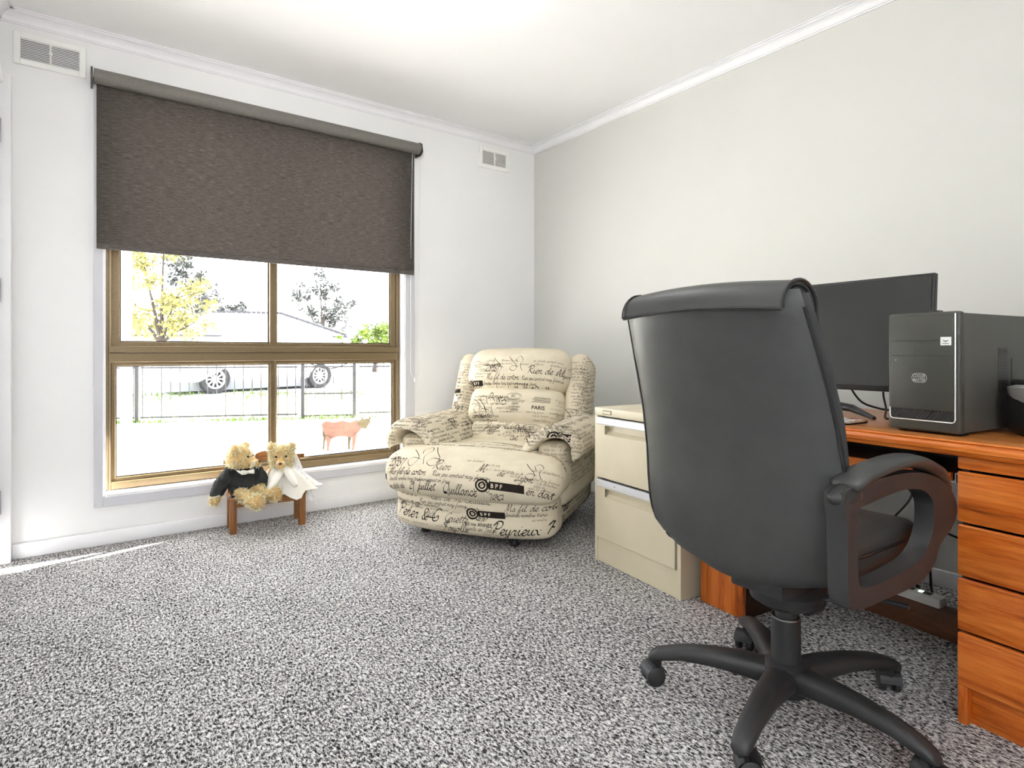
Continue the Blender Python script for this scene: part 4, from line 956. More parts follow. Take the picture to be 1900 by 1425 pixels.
for wa in (-23.5, 49, 121, 193.5, 265):
    la = R(wa + 93); lg_ = empty('base_leg', (0, 0, 0), la); lg_.parent = oc
    bm = bmesh.new(); sec = []
    for x, zt, zb, w in ((0.03, 0.120, 0.062, 0.040), (0.10, 0.126, 0.070, 0.034), (0.18, 0.124, 0.078, 0.029), (0.26, 0.114, 0.076, 0.025), (0.315, 0.098, 0.064, 0.023), (0.337, 0.086, 0.060, 0.020), (0.345, 0.074, 0.062, 0.012)):
        h2 = (zt - zb) / 2; zc = (zt + zb) / 2
        sec.append([bm.verts.new((x, w * math.copysign(abs(math.cos(q)) ** 0.75, math.cos(q)), zc + h2 * math.copysign(abs(math.sin(q)) ** 0.75, math.sin(q)))) for q in [2 * math.pi * k / 14 for k in range(14)]])
    for A, B in zip(sec, sec[1:]):
        for k in range(14): bm.faces.new((A[k], A[(k + 1) % 14], B[(k + 1) % 14], B[k]))
    bm.faces.new(sec[0][::-1]); bm.faces.new(sec[-1])
    obj('spoke', bm, M['plastic'], lg_, True, 60)
    ca = {-23.5: 60, 49: 150, 121: 35, 193.5: 120, 265: 80}[wa]
    cr = Matrix.Translation((0.32, 0, 0)) @ Matrix.Rotation(R(ca), 4, 'Z')
    bm = bmesh.new()
    for s in (-1, 1): lathe(bm, [(0, -0.009), (0.022, -0.009), (0.026, -0.006), (0.026, 0.006), (0.022, 0.009), (0, 0.009)], 18, cr @ Matrix.Translation((0.014, s * 0.0165, 0.026)) @ Matrix.Rotation(R(90), 4, 'X'))
    box(bm, 0.004, 0.024, -0.008, 0.008, 0.018, 0.05, mat=cr); lathe(bm, [(0.010, 0.045), (0.010, 0.07)], 12, cr)
    for k in range(9):
        a0, a1 = R(10 + 18 * k), R(10 + 18 * (k + 1)); q = [cr @ Vector((0.014 + 0.031 * math.cos(t), y, 0.026 + 0.031 * math.sin(t))) for t in (a0, a1) for y in (-0.026, 0.026)]
        v = [bm.verts.new(p) for p in q]; bm.faces.new((v[0], v[1], v[3], v[2]))
    obj('castor', bm, M['plastic'], lg_, True, 50)

# ------------------------------------------------------------------ recliner (local x to the viewer's right, y into the chair, z up)
rc = empty('recliner', (1.4405, 2.3466, 0), R(-58)); tag(rc, 'cream recliner armchair printed with antique French script', 'recliner')
RP = {}
def part(name, bm, parent=None):
    o = obj(name, bm, M['fabric'], parent or rc, True, 70); RP[name] = RP.get(name, []) + [o]; return o
# body under the arms
bm = bmesh.new(); cushion(bm, (0, 0.50, 0.235), (0.415, 0.37, 0.185), 0.075, (0.012, 0, 0), 14); part('body', bm)
# footrest panel: two padded rolls with a crease
def foot_def(p, e):
    p = p.copy(); k = abs(math.sin((e[2] + 1) * math.pi * 0.98)) ** 0.6
    if p.y < 0: p.y -= 0.022 * k * (1 - abs(e[0]) ** 4)
    p.y += 0.10 * abs(e[0]) ** 3.2
    p.x *= 1.0 + 0.012 * k
    return p
bm = bmesh.new(); cushion(bm, (0, 0.075, 0.155), (0.42, 0.075, 0.105), 0.05, (0, 0, 0), 24, foot_def); part('footrest_panel', bm)
# seat cushion, wider in front of the arms
def seat_def(p, e):
    p = p.copy(); b = max(0.0, (e[1] + 0.15)); sq = 1.0 - 0.40 * min(1, b / 0.18) if b > 0 else 1.0
    p.x *= sq
    if e[1] < 0: p.y += 0.09 * abs(e[0]) ** 3.0 * (-e[1])
    p.z += 0.02 * (1 - e[0] ** 2) * (1 - e[1] ** 2) * (p.z > 0) - 0.035 * max(0, -e[1] - 0.4)
    p.z -= 0.03 * max(0, e[1]) 
    return p
bm = bmesh.new(); cushion(bm, (0, 0.26, 0.325), (0.465, 0.31, 0.092), 0.085, (0.0, 0.03, 0.012), 26, seat_def); part('seat_cushion', bm)
# arms
def arch(path, y0, y1, thick, n=26, ny=22, bulge=0.012):
    P = catmull([(x, 0, z) for x, z in path], 8); m = len(P) - 1; bm = bmesh.new(); grid = []
    for j in range(ny + 1):
        v = j / ny; y = y0 + (y1 - y0) * v; d = min(v, 1 - v) * (y1 - y0); cap = math.sqrt(max(0, 1 - (1 - min(1, d / 0.05)) ** 2)); ring = []
        for side in (1, -1):
            rng = range(m + 1) if side == 1 else range(m, -1, -1)
            for i in rng:
                t = (P[min(i + 1, m)] - P[max(i - 1, 0)]).normalized(); nr = Vector((-t.z, 0, t.x)); u = i / m; du = min(u, 1 - u)
                th = thick * math.sqrt(max(0.0, 1 - (1 - min(1, du / 0.10)) ** 2)) * (0.25 + 0.75 * cap) * 0.5
                q = P[i] + nr * th * side * (1.0 if side == 1 else 0.8)
                ring.append(bm.verts.new((q.x, y + 0.02 * (1 - cap) * 0, q.z - 0.012 * (1 - cap))))
        grid.append(ring)
    k = len(grid[0])
    for A, B in zip(grid, grid[1:]):
        for i in range(k): bm.faces.new((A[i], A[(i + 1) % k], B[(i + 1) % k], B[i]))
    bm.faces.new(grid[0][::-1]); bm.faces.new(grid[-1])
    bmesh.ops.remove_doubles(bm, verts=bm.verts, dist=1e-5)
    return bm
for s in (-1, 1):
    bm = bmesh.new(); cushion(bm, (s * 0.375, 0.49, 0.33), (0.075, 0.30, 0.15), 0.035, (0.01, 0.008, 0), 10); part('arm_panel', bm)
    path = [(s * 0.492, 0.415), (s * 0.498, 0.470), (s * 0.455, 0.520), (s * 0.385, 0.528), (s * 0.315, 0.500), (s * 0.265, 0.440), (s * 0.245, 0.385)]
    if s == 1: path = path[::-1]
    part('arm_pad', arch(path, 0.155, 0.80, 0.066))
# reclined back: frame with two wings and three stacked pillows
tl = Matrix.Translation((0, 0.66, 0.40)) @ Matrix.Rotation(R(-21), 4, 'X')
bm = bmesh.new(); cushion(bm, (0, 0.115, 0.235), (0.36, 0.055, 0.285), 0.05, (0, 0.02, 0), 10, mat=tl); part('back_panel', bm)
for s in (-1, 1):
    bm = bmesh.new(); cushion(bm, (s * 0.348, 0.055, 0.245), (0.062, 0.105, 0.275), 0.05, (0.008, 0.012, 0.01), 14, mat=tl); part('wing', bm)
def pillow(name, z0, z1, hw, y, th, sag=0.0):
    bm = bmesh.new()
    def df(p, e):
        p = p.copy(); p.z -= sag * (1 - e[0] ** 2) * (e[2] < 0); p.y += 0.02 * e[0] ** 2; p.x *= 1 - 0.03 * e[2]; return p
    cushion(bm, (0, y, (z0 + z1) / 2), (hw, th, (z1 - z0) / 2), min(th, (z1 - z0) / 2) * 0.92, (0.0, 0.028, 0.008), 22, df, tl); part(name, bm)
pillow('lumbar_pillow', -0.09, 0.125, 0.272, -0.006, 0.075, 0.0)
pillow('back_pillow', 0.085, 0.315, 0.295, -0.020, 0.085, 0.012)
pillow('head_pillow', 0.280, 0.535, 0.318, -0.040, 0.105, 0.010)
bx('side_pocket', M['ink'], rc, 0.424, 0.430, 0.60, 0.612, 0.24, 0.40)
for x, y in ((-0.28, 0.16), (0.22, 0.12), (-0.3, 0.75), (0.3, 0.75)):
    bm = bmesh.new(); lathe(bm, [(0, 0), (0.022, 0.0), (0.024, 0.01), (0.014, 0.022), (0.012, 0.06), (0, 0.06)], 14, Matrix.Translation((x, y, 0))); obj('glide', bm, M['plastic'], rc, True)
#FURN3
# ------------------------------------------------------------------ script lettering on the recliner cloth
GL = {  # pen strokes, 10 = x height
 'a': "9,8 6,10 2,7 1,3 3,0 6,2 9,9 9,2 11,0 13,3", 'b': "0,3 5,14 6,20 3,20 2,8 2,1 5,0 8,4 7,8 10,8", 'c': "9,8 6,10 2,7 1,3 4,0 7,0 10,3",
 'd': "9,8 6,10 2,7 1,3 3,0 6,2 9,9 11,20 9,3 11,0 13,3", 'e': "0,3 6,5 8,8 6,10 3,8 2,3 4,0 7,0 10,3", 'f': "0,2 5,12 8,19 6,20 3,8 0,-8 2,-10 5,-4 4,2 9,4",
 'g': "9,8 6,10 2,7 1,3 3,0 6,2 9,9 7,-6 4,-10 2,-7 6,-2 12,3", 'h': "0,3 5,14 6,20 3,19 1,0|1,0 4,8 7,10 8,7 7,2 9,0 12,3", 'i': "0,4 4,10 3,3 5,0 8,3|5,14 5.6,15.5",
 'j': "2,6 5,10 2,-7 -1,-10 -2,-7 3,-2 8,3|5,14 5.6,15.5", 'k': "0,3 5,14 6,20 3,19 1,0|1,4 6,9 8,8 3,5 7,1 10,1", 'l': "0,3 5,14 6,20 3,19 2,4 4,0 8,3",
 'm': "0,6 3,10 2,0|2,3 6,10 7,8 6,0|6,3 10,10 12,8 11,2 13,0 16,3", 'n': "0,6 3,10 2,0|2,3 6,10 8,8 7,2 9,0 12,3", 'o': "7,9 4,10 1,6 2,1 5,0 8,4 7,9 9,8 12,9",
 'p': "0,4 4,10 1,-10|3,5 6,10 9,8 8,2 5,0 3,2", 'q': "9,8 6,10 2,7 1,3 3,0 6,2 9,9 8,-10 12,-4", 'r': "0,4 4,10 4,8 7,9 6,3 8,0 10,3", 's': "0,2 5,10 6,6 6,1 3,0 1,1|5,0 9,3",
 't': "0,4 5,12 6,17 4,5 5,0 8,3|2,12 9,13", 'u': "0,6 3,10 2,3 4,0 7,4 9,10 8,2 10,0 12,3", 'v': "0,7 3,10 4,0 8,8 8,10 11,8", 'w': "0,7 3,10 3,1 5,0 7,8 8,0 11,3 12,10 14,8",
 'x': "1,9 4,8 7,1 10,1|10,9 1,0", 'y': "0,6 3,10 2,3 4,0 7,4 9,10 6,-7 3,-10 1,-7 6,-2 12,3", 'z': "1,9 8,10 1,1 6,0 4,-8 1,-9 2,-4 9,3",
 'A': "0,0 6,12 11,22 12,2 15,1|3,7 14,9", 'B': "3,0 5,21 1,18 8,23 14,18 8,12 15,6 10,0 2,1", 'C': "15,18 11,22 4,16 2,6 7,0 14,3 12,9 8,6", 'D': "4,0 6,20 0,17 8,23 17,14 14,3 6,0 1,2",
 'E': "13,19 9,22 5,17 9,12 3,7 5,1 12,2", 'F': "2,0 6,2 9,20|0,17 4,21 17,21|5,11 13,12", 'G': "14,18 10,22 3,15 2,6 7,1 12,6 13,11 12,-6 6,-9 4,-5 14,3", 'J': "3,18 8,22 12,20 9,4 6,-10 2,-9 2,-5 12,3",
 'L': "14,18 10,22 8,14 6,4 1,1 4,-1 10,2 16,1", 'M': "0,0 3,3 6,21 8,4 9,2 14,21 15,4 18,0 20,3", 'N': "0,0 3,3 6,21 12,1 15,22 18,22", 'P': "4,0 7,20 1,15 5,22 14,22 16,15 10,10 6,12",
 'Q': "10,0 4,3 2,12 6,21 13,20 15,11 11,3 6,0 3,3 10,2 17,-3", 'R': "4,0 7,20 1,15 5,22 14,22 15,15 7,11 12,4 18,0", 'S': "14,17 10,22 6,17 12,8 8,0 2,3", 'T': "9,0 5,2 9,20|0,17 4,21 18,22", 'V': "0,18 5,22 7,0 15,20 18,21", 'Y': "0,18 4,21 5,13 9,10 15,21 9,-6 4,-9 3,-5 14,4",
 '0': "6,18 2,14 1,5 5,0 9,5 9,14 6,18", '1': "2,13 7,18 5,0", '2': "2,14 6,18 9,14 2,1 5,2 10,0", '3': "2,16 7,18 8,13 4,10 9,6 6,0 1,2", '4': "7,18 1,7 10,8|8,12 6,-2", '5': "9,18 4,18 3,11 8,9 8,2 3,0 1,2", '6': "8,18 3,11 2,3 5,0 8,4 5,8 2,5", '7': "1,16 9,18 4,0|3,9 9,9", '8': "6,10 2,15 6,18 9,15 3,5 5,0 9,4 6,10", '9': "8,14 5,18 2,14 4,10 8,14 6,0 4,-6",
 '&': "14,2 10,0 3,14 6,19 9,15 2,5 5,0 10,3 14,9", '.': "1,0 2,0.6", ',': "2,1 1,-3", '-': "1,6 8,6.5", "'": "2,18 1,15", '~': "0,5 6,9 12,3 20,7 28,4", '=': "0,10 12,10|0,4 12,4",
}
def script(txt, size, x0=0.0, y0=0.0, slant=0.32, rot=0.0):
    """polylines of handwriting: size = x height in metres"""
    k = size / 10; out = []; x = 0.0; c, s_ = math.cos(rot), math.sin(rot)
    for ch in txt:
        if ch == ' ': x += 8; continue
        g = GL.get(ch) or GL.get(ch.lower())
        if not g: x += 6; continue
        mx = 0
        for st in g.split('|'):
            P = [tuple(float(q) for q in p.split(',')) for p in st.split()]; mx = max(mx, max(p[0] for p in P))
            C_ = catmull([(p[0], p[1], 0) for p in P], 4) if len(P) > 2 else [Vector((p[0], p[1], 0)) for p in P]
            Q = []
            for p in C_:
                u, v = (x + p.x + slant * p.y) * k, p.y * k; Q.append((x0 + u * c - v * s_, y0 + u * s_ + v * c))
            out.append(Q)
        x += mx - 1.0
    return out, x * k
def ribbon(poly, w, nib=0.9):
    """2D quads along a stroke, thick and thin like a broad pen"""
    L, Rr = [], []
    n = len(poly)
    for i, (u, v) in enumerate(poly):
        a, b = poly[max(i - 1, 0)], poly[min(i + 1, n - 1)]; t = Vector((b[0] - a[0], b[1] - a[1]))
        if t.length < 1e-9: t = Vector((1, 0))
        t.normalize(); ww = w * (0.34 + 0.66 * abs(t.x * math.sin(nib) * -1 + t.y * math.cos(nib))) * 0.5
        L.append((u - t.y * ww, v + t.x * ww)); Rr.append((u + t.y * ww, v - t.x * ww))
    return L, Rr
class Print:
    """collects flat marks and lays them on the surface of one cushion, along a projection direction"""
    def __init__(s, target, origin, U, V, lift=0.0012):
        s.o = target; s.O, s.U, s.V = Vector(origin), Vector(U).normalized(), Vector(V).normalized(); s.D = -s.U.cross(s.V).normalized(); s.lift = lift
        me = target.data; s.bvh = BVHTree.FromPolygons([v.co for v in me.vertices], [p.vertices[:] for p in me.polygons]); s.v, s.f, s.cache = [], [], {}
    def hit(s, u, v):
        h = s.bvh.ray_cast(s.O + s.U * u + s.V * v - s.D * 0.6, s.D)
        if h[0] is None or h[1].dot(s.D) > -0.22: return None
        return h[0] + h[1] * s.lift
    def quad(s, pts):
        H = [s.hit(*p) for p in pts]
        if any(h is None for h in H): return
        m = max((H[i] - H[i - 1]).length for i in range(len(H))); m2 = max(math.hypot(pts[i][0] - pts[i - 1][0], pts[i][1] - pts[i - 1][1]) for i in range(len(pts)))
        if m > m2 * 3 + 0.002: return
        i = len(s.v); s.v += [tuple(h) for h in H]; s.f.append(tuple(range(i, i + len(H))))
    def text(s, txt, size, u, v, w=None, slant=0.32, rot=0.0):
        P, width = script(txt, size, u, v, slant, rot); w = (w or size * 0.17) * 1.3
        for p in P:
            L, Rr = ribbon(p, w)
            for i in range(len(p) - 1): s.quad([L[i], L[i + 1], Rr[i + 1], Rr[i]])
        return width
    def rect(s, u0, u1, v0, v1, nu=10, nv=2):
        for i in range(nu):
            for j in range(nv): s.quad([(u0 + (u1 - u0) * (i + a) / nu, v0 + (v1 - v0) * (j + b) / nv) for a, b in ((0, 0), (1, 0), (1, 1), (0, 1))])
    def curve(s, pts, w, n=8, closed=False):
        C_ = [(p.x, p.y) for p in catmull([(a, b, 0) for a, b in pts], n, closed)]
        if closed: C_.append(C_[0])
        L, Rr = ribbon(C_, w)
        for i in range(len(C_) - 1): s.quad([L[i], L[i + 1], Rr[i + 1], Rr[i]])
    def block(s, txt, size, u, v, bold=0.0):
        me = letter_mesh(txt, size, bold=bold, res=2); co = [(u + q.co.x, v + q.co.y) for q in me.vertices]
        for p in me.polygons: s.quad([co[i] for i in p.vertices])
        bpy.data.meshes.remove(me)
    def done(s, mat, name='printed_script'):
        if not s.f: return None
        me = bpy.data.meshes.new(name); me.from_pydata(s.v, [], s.f); return tag(link(name, me, mat, s.o), kind='stuff')
LINES = ["doit par an soumettre a la maison", "Rien pas contrat may france", "londres nombre trois mouvement en fours", "en date du 29 Juillet", "pour acquit de la somme payee", "le present billet sera rendu", "Monsieur le directeur de la banque", "recu de Monsieur la somme de", "valeur en compte suivant avis", "pour solde de tout compte"]
def filler(pr, u0, u1, v0, v1, seed, size=0.0062, step=0.019, dens=0.8):
    """small handwriting between the large words"""
    r = random.Random(seed); v = v1
    while v > v0:
        u = u0 + r.uniform(0, 0.05)
        while u < u1:
            t = r.choice(LINES); a = r.randrange(0, max(1, len(t) - 12)); b = a + r.randint(8, 24); t = t[a:b]
            sz = size * r.uniform(0.75, 1.25)
            if r.random() < dens: u += pr.text(t, sz, u, v + r.uniform(-0.002, 0.002), sz * 0.16) + r.uniform(0.01, 0.05)
            else: u += r.uniform(0.04, 0.10)
        v -= step * r.uniform(0.85, 1.15)
def flourish(pr, u, v, s):
    r = random.Random(int(abs(u * 977 + v * 613) * 1000)); k = lambda: r.uniform(0.8, 1.2)
    pr.curve([(u - .3 * s, v + .95 * s * k()), (u + .15 * s, v + .6 * s), (u + .5 * s * k(), v + .2 * s), (u + .55 * s, v - .25 * s), (u + .2 * s, v - .45 * s * k()), (u - .1 * s, v - .15 * s), (u + .2 * s, v + .15 * s), (u + .8 * s, v + .05 * s)], 0.0026)
    if r.random() < 0.6: pr.curve([(u + .7 * s, v + .5 * s), (u + .5 * s, v + .9 * s), (u + .9 * s, v + 1.1 * s * k()), (u + 1.25 * s, v + .8 * s), (u + 1.0 * s, v + .3 * s), (u + 1.25 * s, v - .3 * s * k())], 0.0024)
def seal(pr, u, v, a, b):
    for k in (1.0, 0.82): pr.curve([(u + a * k * math.cos(t), v + b * k * math.sin(t)) for t in [2 * math.pi * i / 12 for i in range(12)]], 0.0016, 3, True)
    pr.text('1875', b * 0.42, u - a * 0.42, v - b * 0.32)
def stamp(pr, u, v, w, h):
    pr.curve([(u, v), (u + w, v), (u + w, v + h), (u, v + h)], 0.0020, 1, True)
    pr.block('L.VERARD', h * 0.26, u + w * 0.10, v + h * 0.40); pr.text('depot', h * 0.14, u + w * 0.25, v + h * 0.72); pr.text('depose', h * 0.14, u + w * 0.2, v + h * 0.12)
def bpf(pr, prw, u, v, w, h):
    """black tablet with a round crest and the letters BPF left unprinted"""
    pr.rect(u + h * 1.3, u + w, v, v + h * 0.72, 14, 3)
    R_ = h * 0.62; cu, cv = u + h * 0.62, v + h * 0.30
    n = 16
    for i in range(n):
        a0, a1 = 2 * math.pi * i / n, 2 * math.pi * (i + 1) / n
        for r0, r1 in ((0.72, 1.0), (0.30, 0.55)): pr.quad([(cu + R_ * r0 * math.cos(a0) * 1.15, cv + R_ * r0 * math.sin(a0)), (cu + R_ * r1 * math.cos(a0) * 1.15, cv + R_ * r1 * math.sin(a0)), (cu + R_ * r1 * math.cos(a1) * 1.15, cv + R_ * r1 * math.sin(a1)), (cu + R_ * r0 * math.cos(a1) * 1.15, cv + R_ * r0 * math.sin(a1))])
    for sx, sy in ((-1, 1), (1, 1), (-1, -1), (1, -1)): pr.curve([(cu + sx * R_ * 0.6, cv + sy * R_ * 0.75), (cu + sx * R_ * 1.1, cv + sy * R_ * 1.0), (cu + sx * R_ * 1.25, cv + sy * R_ * 0.5)], 0.003)
    pr.text('CAM', h * 0.2, cu - R_ * 0.42, cv - h * 0.08, 0.0022)
    prw.block('B P F', h * 0.55, u + h * 1.5, v + h * 0.16, 0.0002)
c21, s21 = math.cos(R(21)), math.sin(R(21)); BV = (0, s21, c21)
def prints(o, origin, U, V): return Print(o, origin, U, V), Print(o, origin, U, V, 0.0022), Print(o, origin, U, V, 0.0010)
# head pillow
p, pw, pf = prints(RP['head_pillow'][0], (0, 0.66 - 0.445 * s21, 0.40 + 0.445 * c21), (1, 0, 0), BV)
p.text('28931', 0.022, -0.17, 0.030, 0.0034); p.text('de Lyon', 0.013, -0.175, 0.064); p.text('Rien de M', 0.020, 0.09, 0.022); p.text("M's fil de coton", 0.014, -0.16, -0.012); p.text('Rien pas contrat may france', 0.0085, 0.06, -0.012)
p.text('londres nombre trois tout mouvement en fours', 0.0075, -0.18, -0.036, 0.0014); p.text('26967', 0.019, -0.285, -0.075, 0.003); p.text('en date du 29', 0.015, -0.165, -0.070, 0.0026); p.text('Juillet', 0.019, 0.0, -0.070, 0.0030); p.text('Quillance', 0.018, 0.115, -0.078, 0.0034)
bpf(p, pw, -0.30, -0.040, 0.115, 0.034); flourish(p, -0.10, 0.05, 0.060); flourish(p, -0.005, 0.055, 0.055); filler(pf, -0.28, 0.28, 0.055, 0.09, 1); filler(pf, -0.26, -0.17, 0.0, 0.08, 2, 0.005, 0.013); p.text('8 Lyon', 0.012, 0.25, 0.02)
for q, m in ((p, 'ink'), (pw, 'inkw'), (pf, 'inkl')): q.done(M[m])
# middle pillow
p, pw, pf = prints(RP['back_pillow'][0], (0, 0.66 - 0.215 * s21, 0.40 + 0.215 * c21), (1, 0, 0), BV)
p.text('Dumas', 0.015, -0.14, 0.052); p.text('1875', 0.024, -0.10, 0.016, 0.0032); p.block('PARIS', 0.030, 0.13, -0.002, 0.0004); seal(p, 0.02, 0.066, 0.048, 0.020); stamp(p, -0.01, -0.022, 0.088, 0.058)
p.text('Quittance', 0.012, -0.19, -0.078); p.text('Constantin', 0.013, -0.24, -0.055, 0.0024); flourish(p, -0.22, 0.0, 0.06); flourish(p, -0.18, -0.02, 0.07)
for k in range(4): p.rect(0.13 + 0.01 * (k % 2), 0.23, 0.040 + k * 0.008, 0.0425 + k * 0.008, 8, 1)
filler(pf, -0.27, -0.03, -0.07, 0.06, 3, 0.0065, 0.022, 0.7); filler(pf, 0.09, 0.26, -0.09, -0.02, 4, 0.006, 0.02, 0.6); filler(pf, 0.22, 0.28, -0.08, 0.06, 5, 0.005, 0.013)
for q, m in ((p, 'ink'), (pw, 'inkw'), (pf, 'inkl')): q.done(M[m])
# lumbar pillow
p, pw, pf = prints(RP['lumbar_pillow'][0], (0, 0.66 - 0.06 * s21, 0.40 + 0.06 * c21), (1, 0, 0), BV)
p.text('Cardenant', 0.017, -0.17, 0.045, 0.003); p.text('Jehanto Alidorande', 0.014, -0.15, 0.000); p.text('Delair', 0.017, 0.03, -0.012, 0.003); seal(p, 0.135, 0.012, 0.058, 0.026); p.text('1875', 0.026, 0.09, -0.055, 0.0034); p.text('ge', 0.022, 0.02, -0.06, 0.003); p.text('1837', 0.016, -0.13, -0.035)
filler(pf, -0.24, 0.24, -0.05, 0.05, 6, 0.007, 0.018, 0.75)
for q, m in ((p, 'ink'), (pf, 'inkl')): q.done(M[m])
# seat cushion: its front face first, then its top
p, pw, pf = prints(RP['seat_cushion'][0], (0, -0.06, 0.362), (1, 0, 0), (0, 0.40, 0.92))
p.text('28931', 0.024, -0.40, 0.012, 0.0036); p.text('Lyon', 0.013, -0.40, 0.050); p.text("M's fil de coton", 0.016, -0.385, -0.026, 0.0028); p.text('Rien pas contrat may france', 0.0105, -0.12, -0.026, 0.0019); p.text('londres nombre trois tout mouvement en fours', 0.0085, -0.38, -0.052, 0.0015)
p.text('29 Juillet', 0.018, -0.25, -0.088, 0.0032); p.text('Quillance', 0.019, -0.06, -0.094, 0.0034); p.text('Rien', 0.022, -0.13, 0.005, 0.0026); p.text('M', 0.02, 0.10, 0.01); p.text('en date du', 0.012, -0.40, -0.084); p.text('26967', 0.017, 0.16, -0.108, 0.0028); p.text('de', 0.015, 0.20, 0.0); p.text('Lyon', 0.016, 0.28, -0.012); p.text('en dat', 0.017, 0.33, -0.062, 0.003)
bpf(p, pw, 0.11, -0.062, 0.215, 0.046); p.rect(-0.455, -0.415, -0.045, -0.018, 5, 3); flourish(p, -0.27, 0.05, 0.07); flourish(p, -0.16, 0.05, 0.08); flourish(p, 0.33, 0.02, 0.05)
filler(pf, -0.44, -0.39, -0.02, 0.05, 7, 0.006, 0.016); filler(pf, 0.02, 0.20, 0.0, 0.06, 8, 0.006, 0.02, 0.4); filler(pf, 0.22, 0.42, -0.04, 0.04, 9, 0.006, 0.014, 0.5)
for q, m in ((p, 'ink'), (pw, 'inkw'), (pf, 'inkl')): q.done(M[m])
p, pw, pf = prints(RP['seat_cushion'][0], (0, 0.28, 0.40), (1, 0, 0), (0, 1, 0))
filler(pf, -0.40, 0.38, -0.14, 0.22, 10, 0.016, 0.058, 0.75); p.text('Quittance', 0.026, 0.02, 0.02); p.text('paris le dix', 0.024, -0.22, 0.10)
for k in range(3): p.curve([(0.16 + k * 0.018, -0.16), (0.165 + k * 0.018, -0.05), (0.16 + k * 0.018, 0.03)], 0.0012)
for q, m in ((p, 'inkl'), (pf, 'inkl')): q.done(M[m])
# footrest front
p, pw, pf = prints(RP['footrest_panel'][0], (0, -0.02, 0.165), (1, 0, 0), (0, 0, 1))
p.text('Rien de Monseuillac', 0.017, -0.17, 0.050, 0.0024); p.text("fil de coton", 0.015, -0.40, 0.052, 0.0026); p.text('Rien pas contrat may france', 0.0095, -0.22, 0.026, 0.0017); p.text('londres nombre trois tout mouvement', 0.0085, -0.40, 0.012, 0.0015); p.text('28931', 0.018, 0.20, 0.062, 0.003); p.text("M's fil de coton", 0.016, 0.22, 0.026, 0.0028); p.text('londres nombre trois', 0.009, 0.22, 0.0, 0.0018)
p.text('Pener & C', 0.027, -0.375, -0.052, 0.0048); p.text('Peyrieux Pener', 0.026, 0.155, -0.082, 0.0050); p.text('Gaiette', 0.018, -0.08, -0.046, 0.0028); p.text('Fayolle', 0.018, -0.09, -0.088, 0.0032); p.block('50 me ANNEE', 0.022, 0.030, -0.052, 0.0003); p.text('Vente en Salon', 0.011, 0.025, -0.074); p.text('00', 0.014, -0.25, 0.0, 0.0032); p.text('J', 0.016, -0.29, -0.01, 0.003); p.text('26967', 0.014, 0.08, -0.028, 0.0026)
bpf(p, pw, 0.035, -0.012, 0.185, 0.044)
for k in range(5): p.curve([(-0.175 + 0.011 * k, -0.036), (-0.178 + 0.011 * k, -0.016 + 0.006 * (k % 2))], 0.0028)
p.rect(-0.18, -0.128, -0.040, -0.035, 4, 1)
filler(pf, -0.40, 0.0, -0.012, -0.004, 11, 0.006, 0.02); filler(pf, 0.02, 0.38, -0.098, -0.088, 12, 0.005, 0.02); filler(pf, 0.24, 0.40, -0.03, -0.02, 13, 0.006, 0.02); filler(pf, -0.38, -0.1, -0.085, -0.075, 14, 0.005, 0.02)
for q, m in ((p, 'ink'), (pw, 'inkw'), (pf, 'inkl')): q.done(M[m])
# body sides
for s in (1, -1):
    p, pw, pf = prints(RP['body'][0], (s * 0.43, 0.5, 0.24), (0, s, 0), (0, 0, 1))
    filler(pf, -0.33, 0.33, -0.17, 0.17, 20 + s, 0.009, 0.024, 0.75)
    if s == 1: p.text('Pener', 0.024, -0.30, -0.09, 0.0045); p.text('26967', 0.018, -0.25, 0.0, 0.003); p.rect(-0.33, -0.285, 0.060, 0.090, 5, 3); p.text('Quillance', 0.018, -0.05, 0.06, 0.003); p.text('Gaiette', 0.018, 0.0, -0.05, 0.003)
    for q, m in ((p, 'ink'), (pf, 'ink')): q.done(M[m])
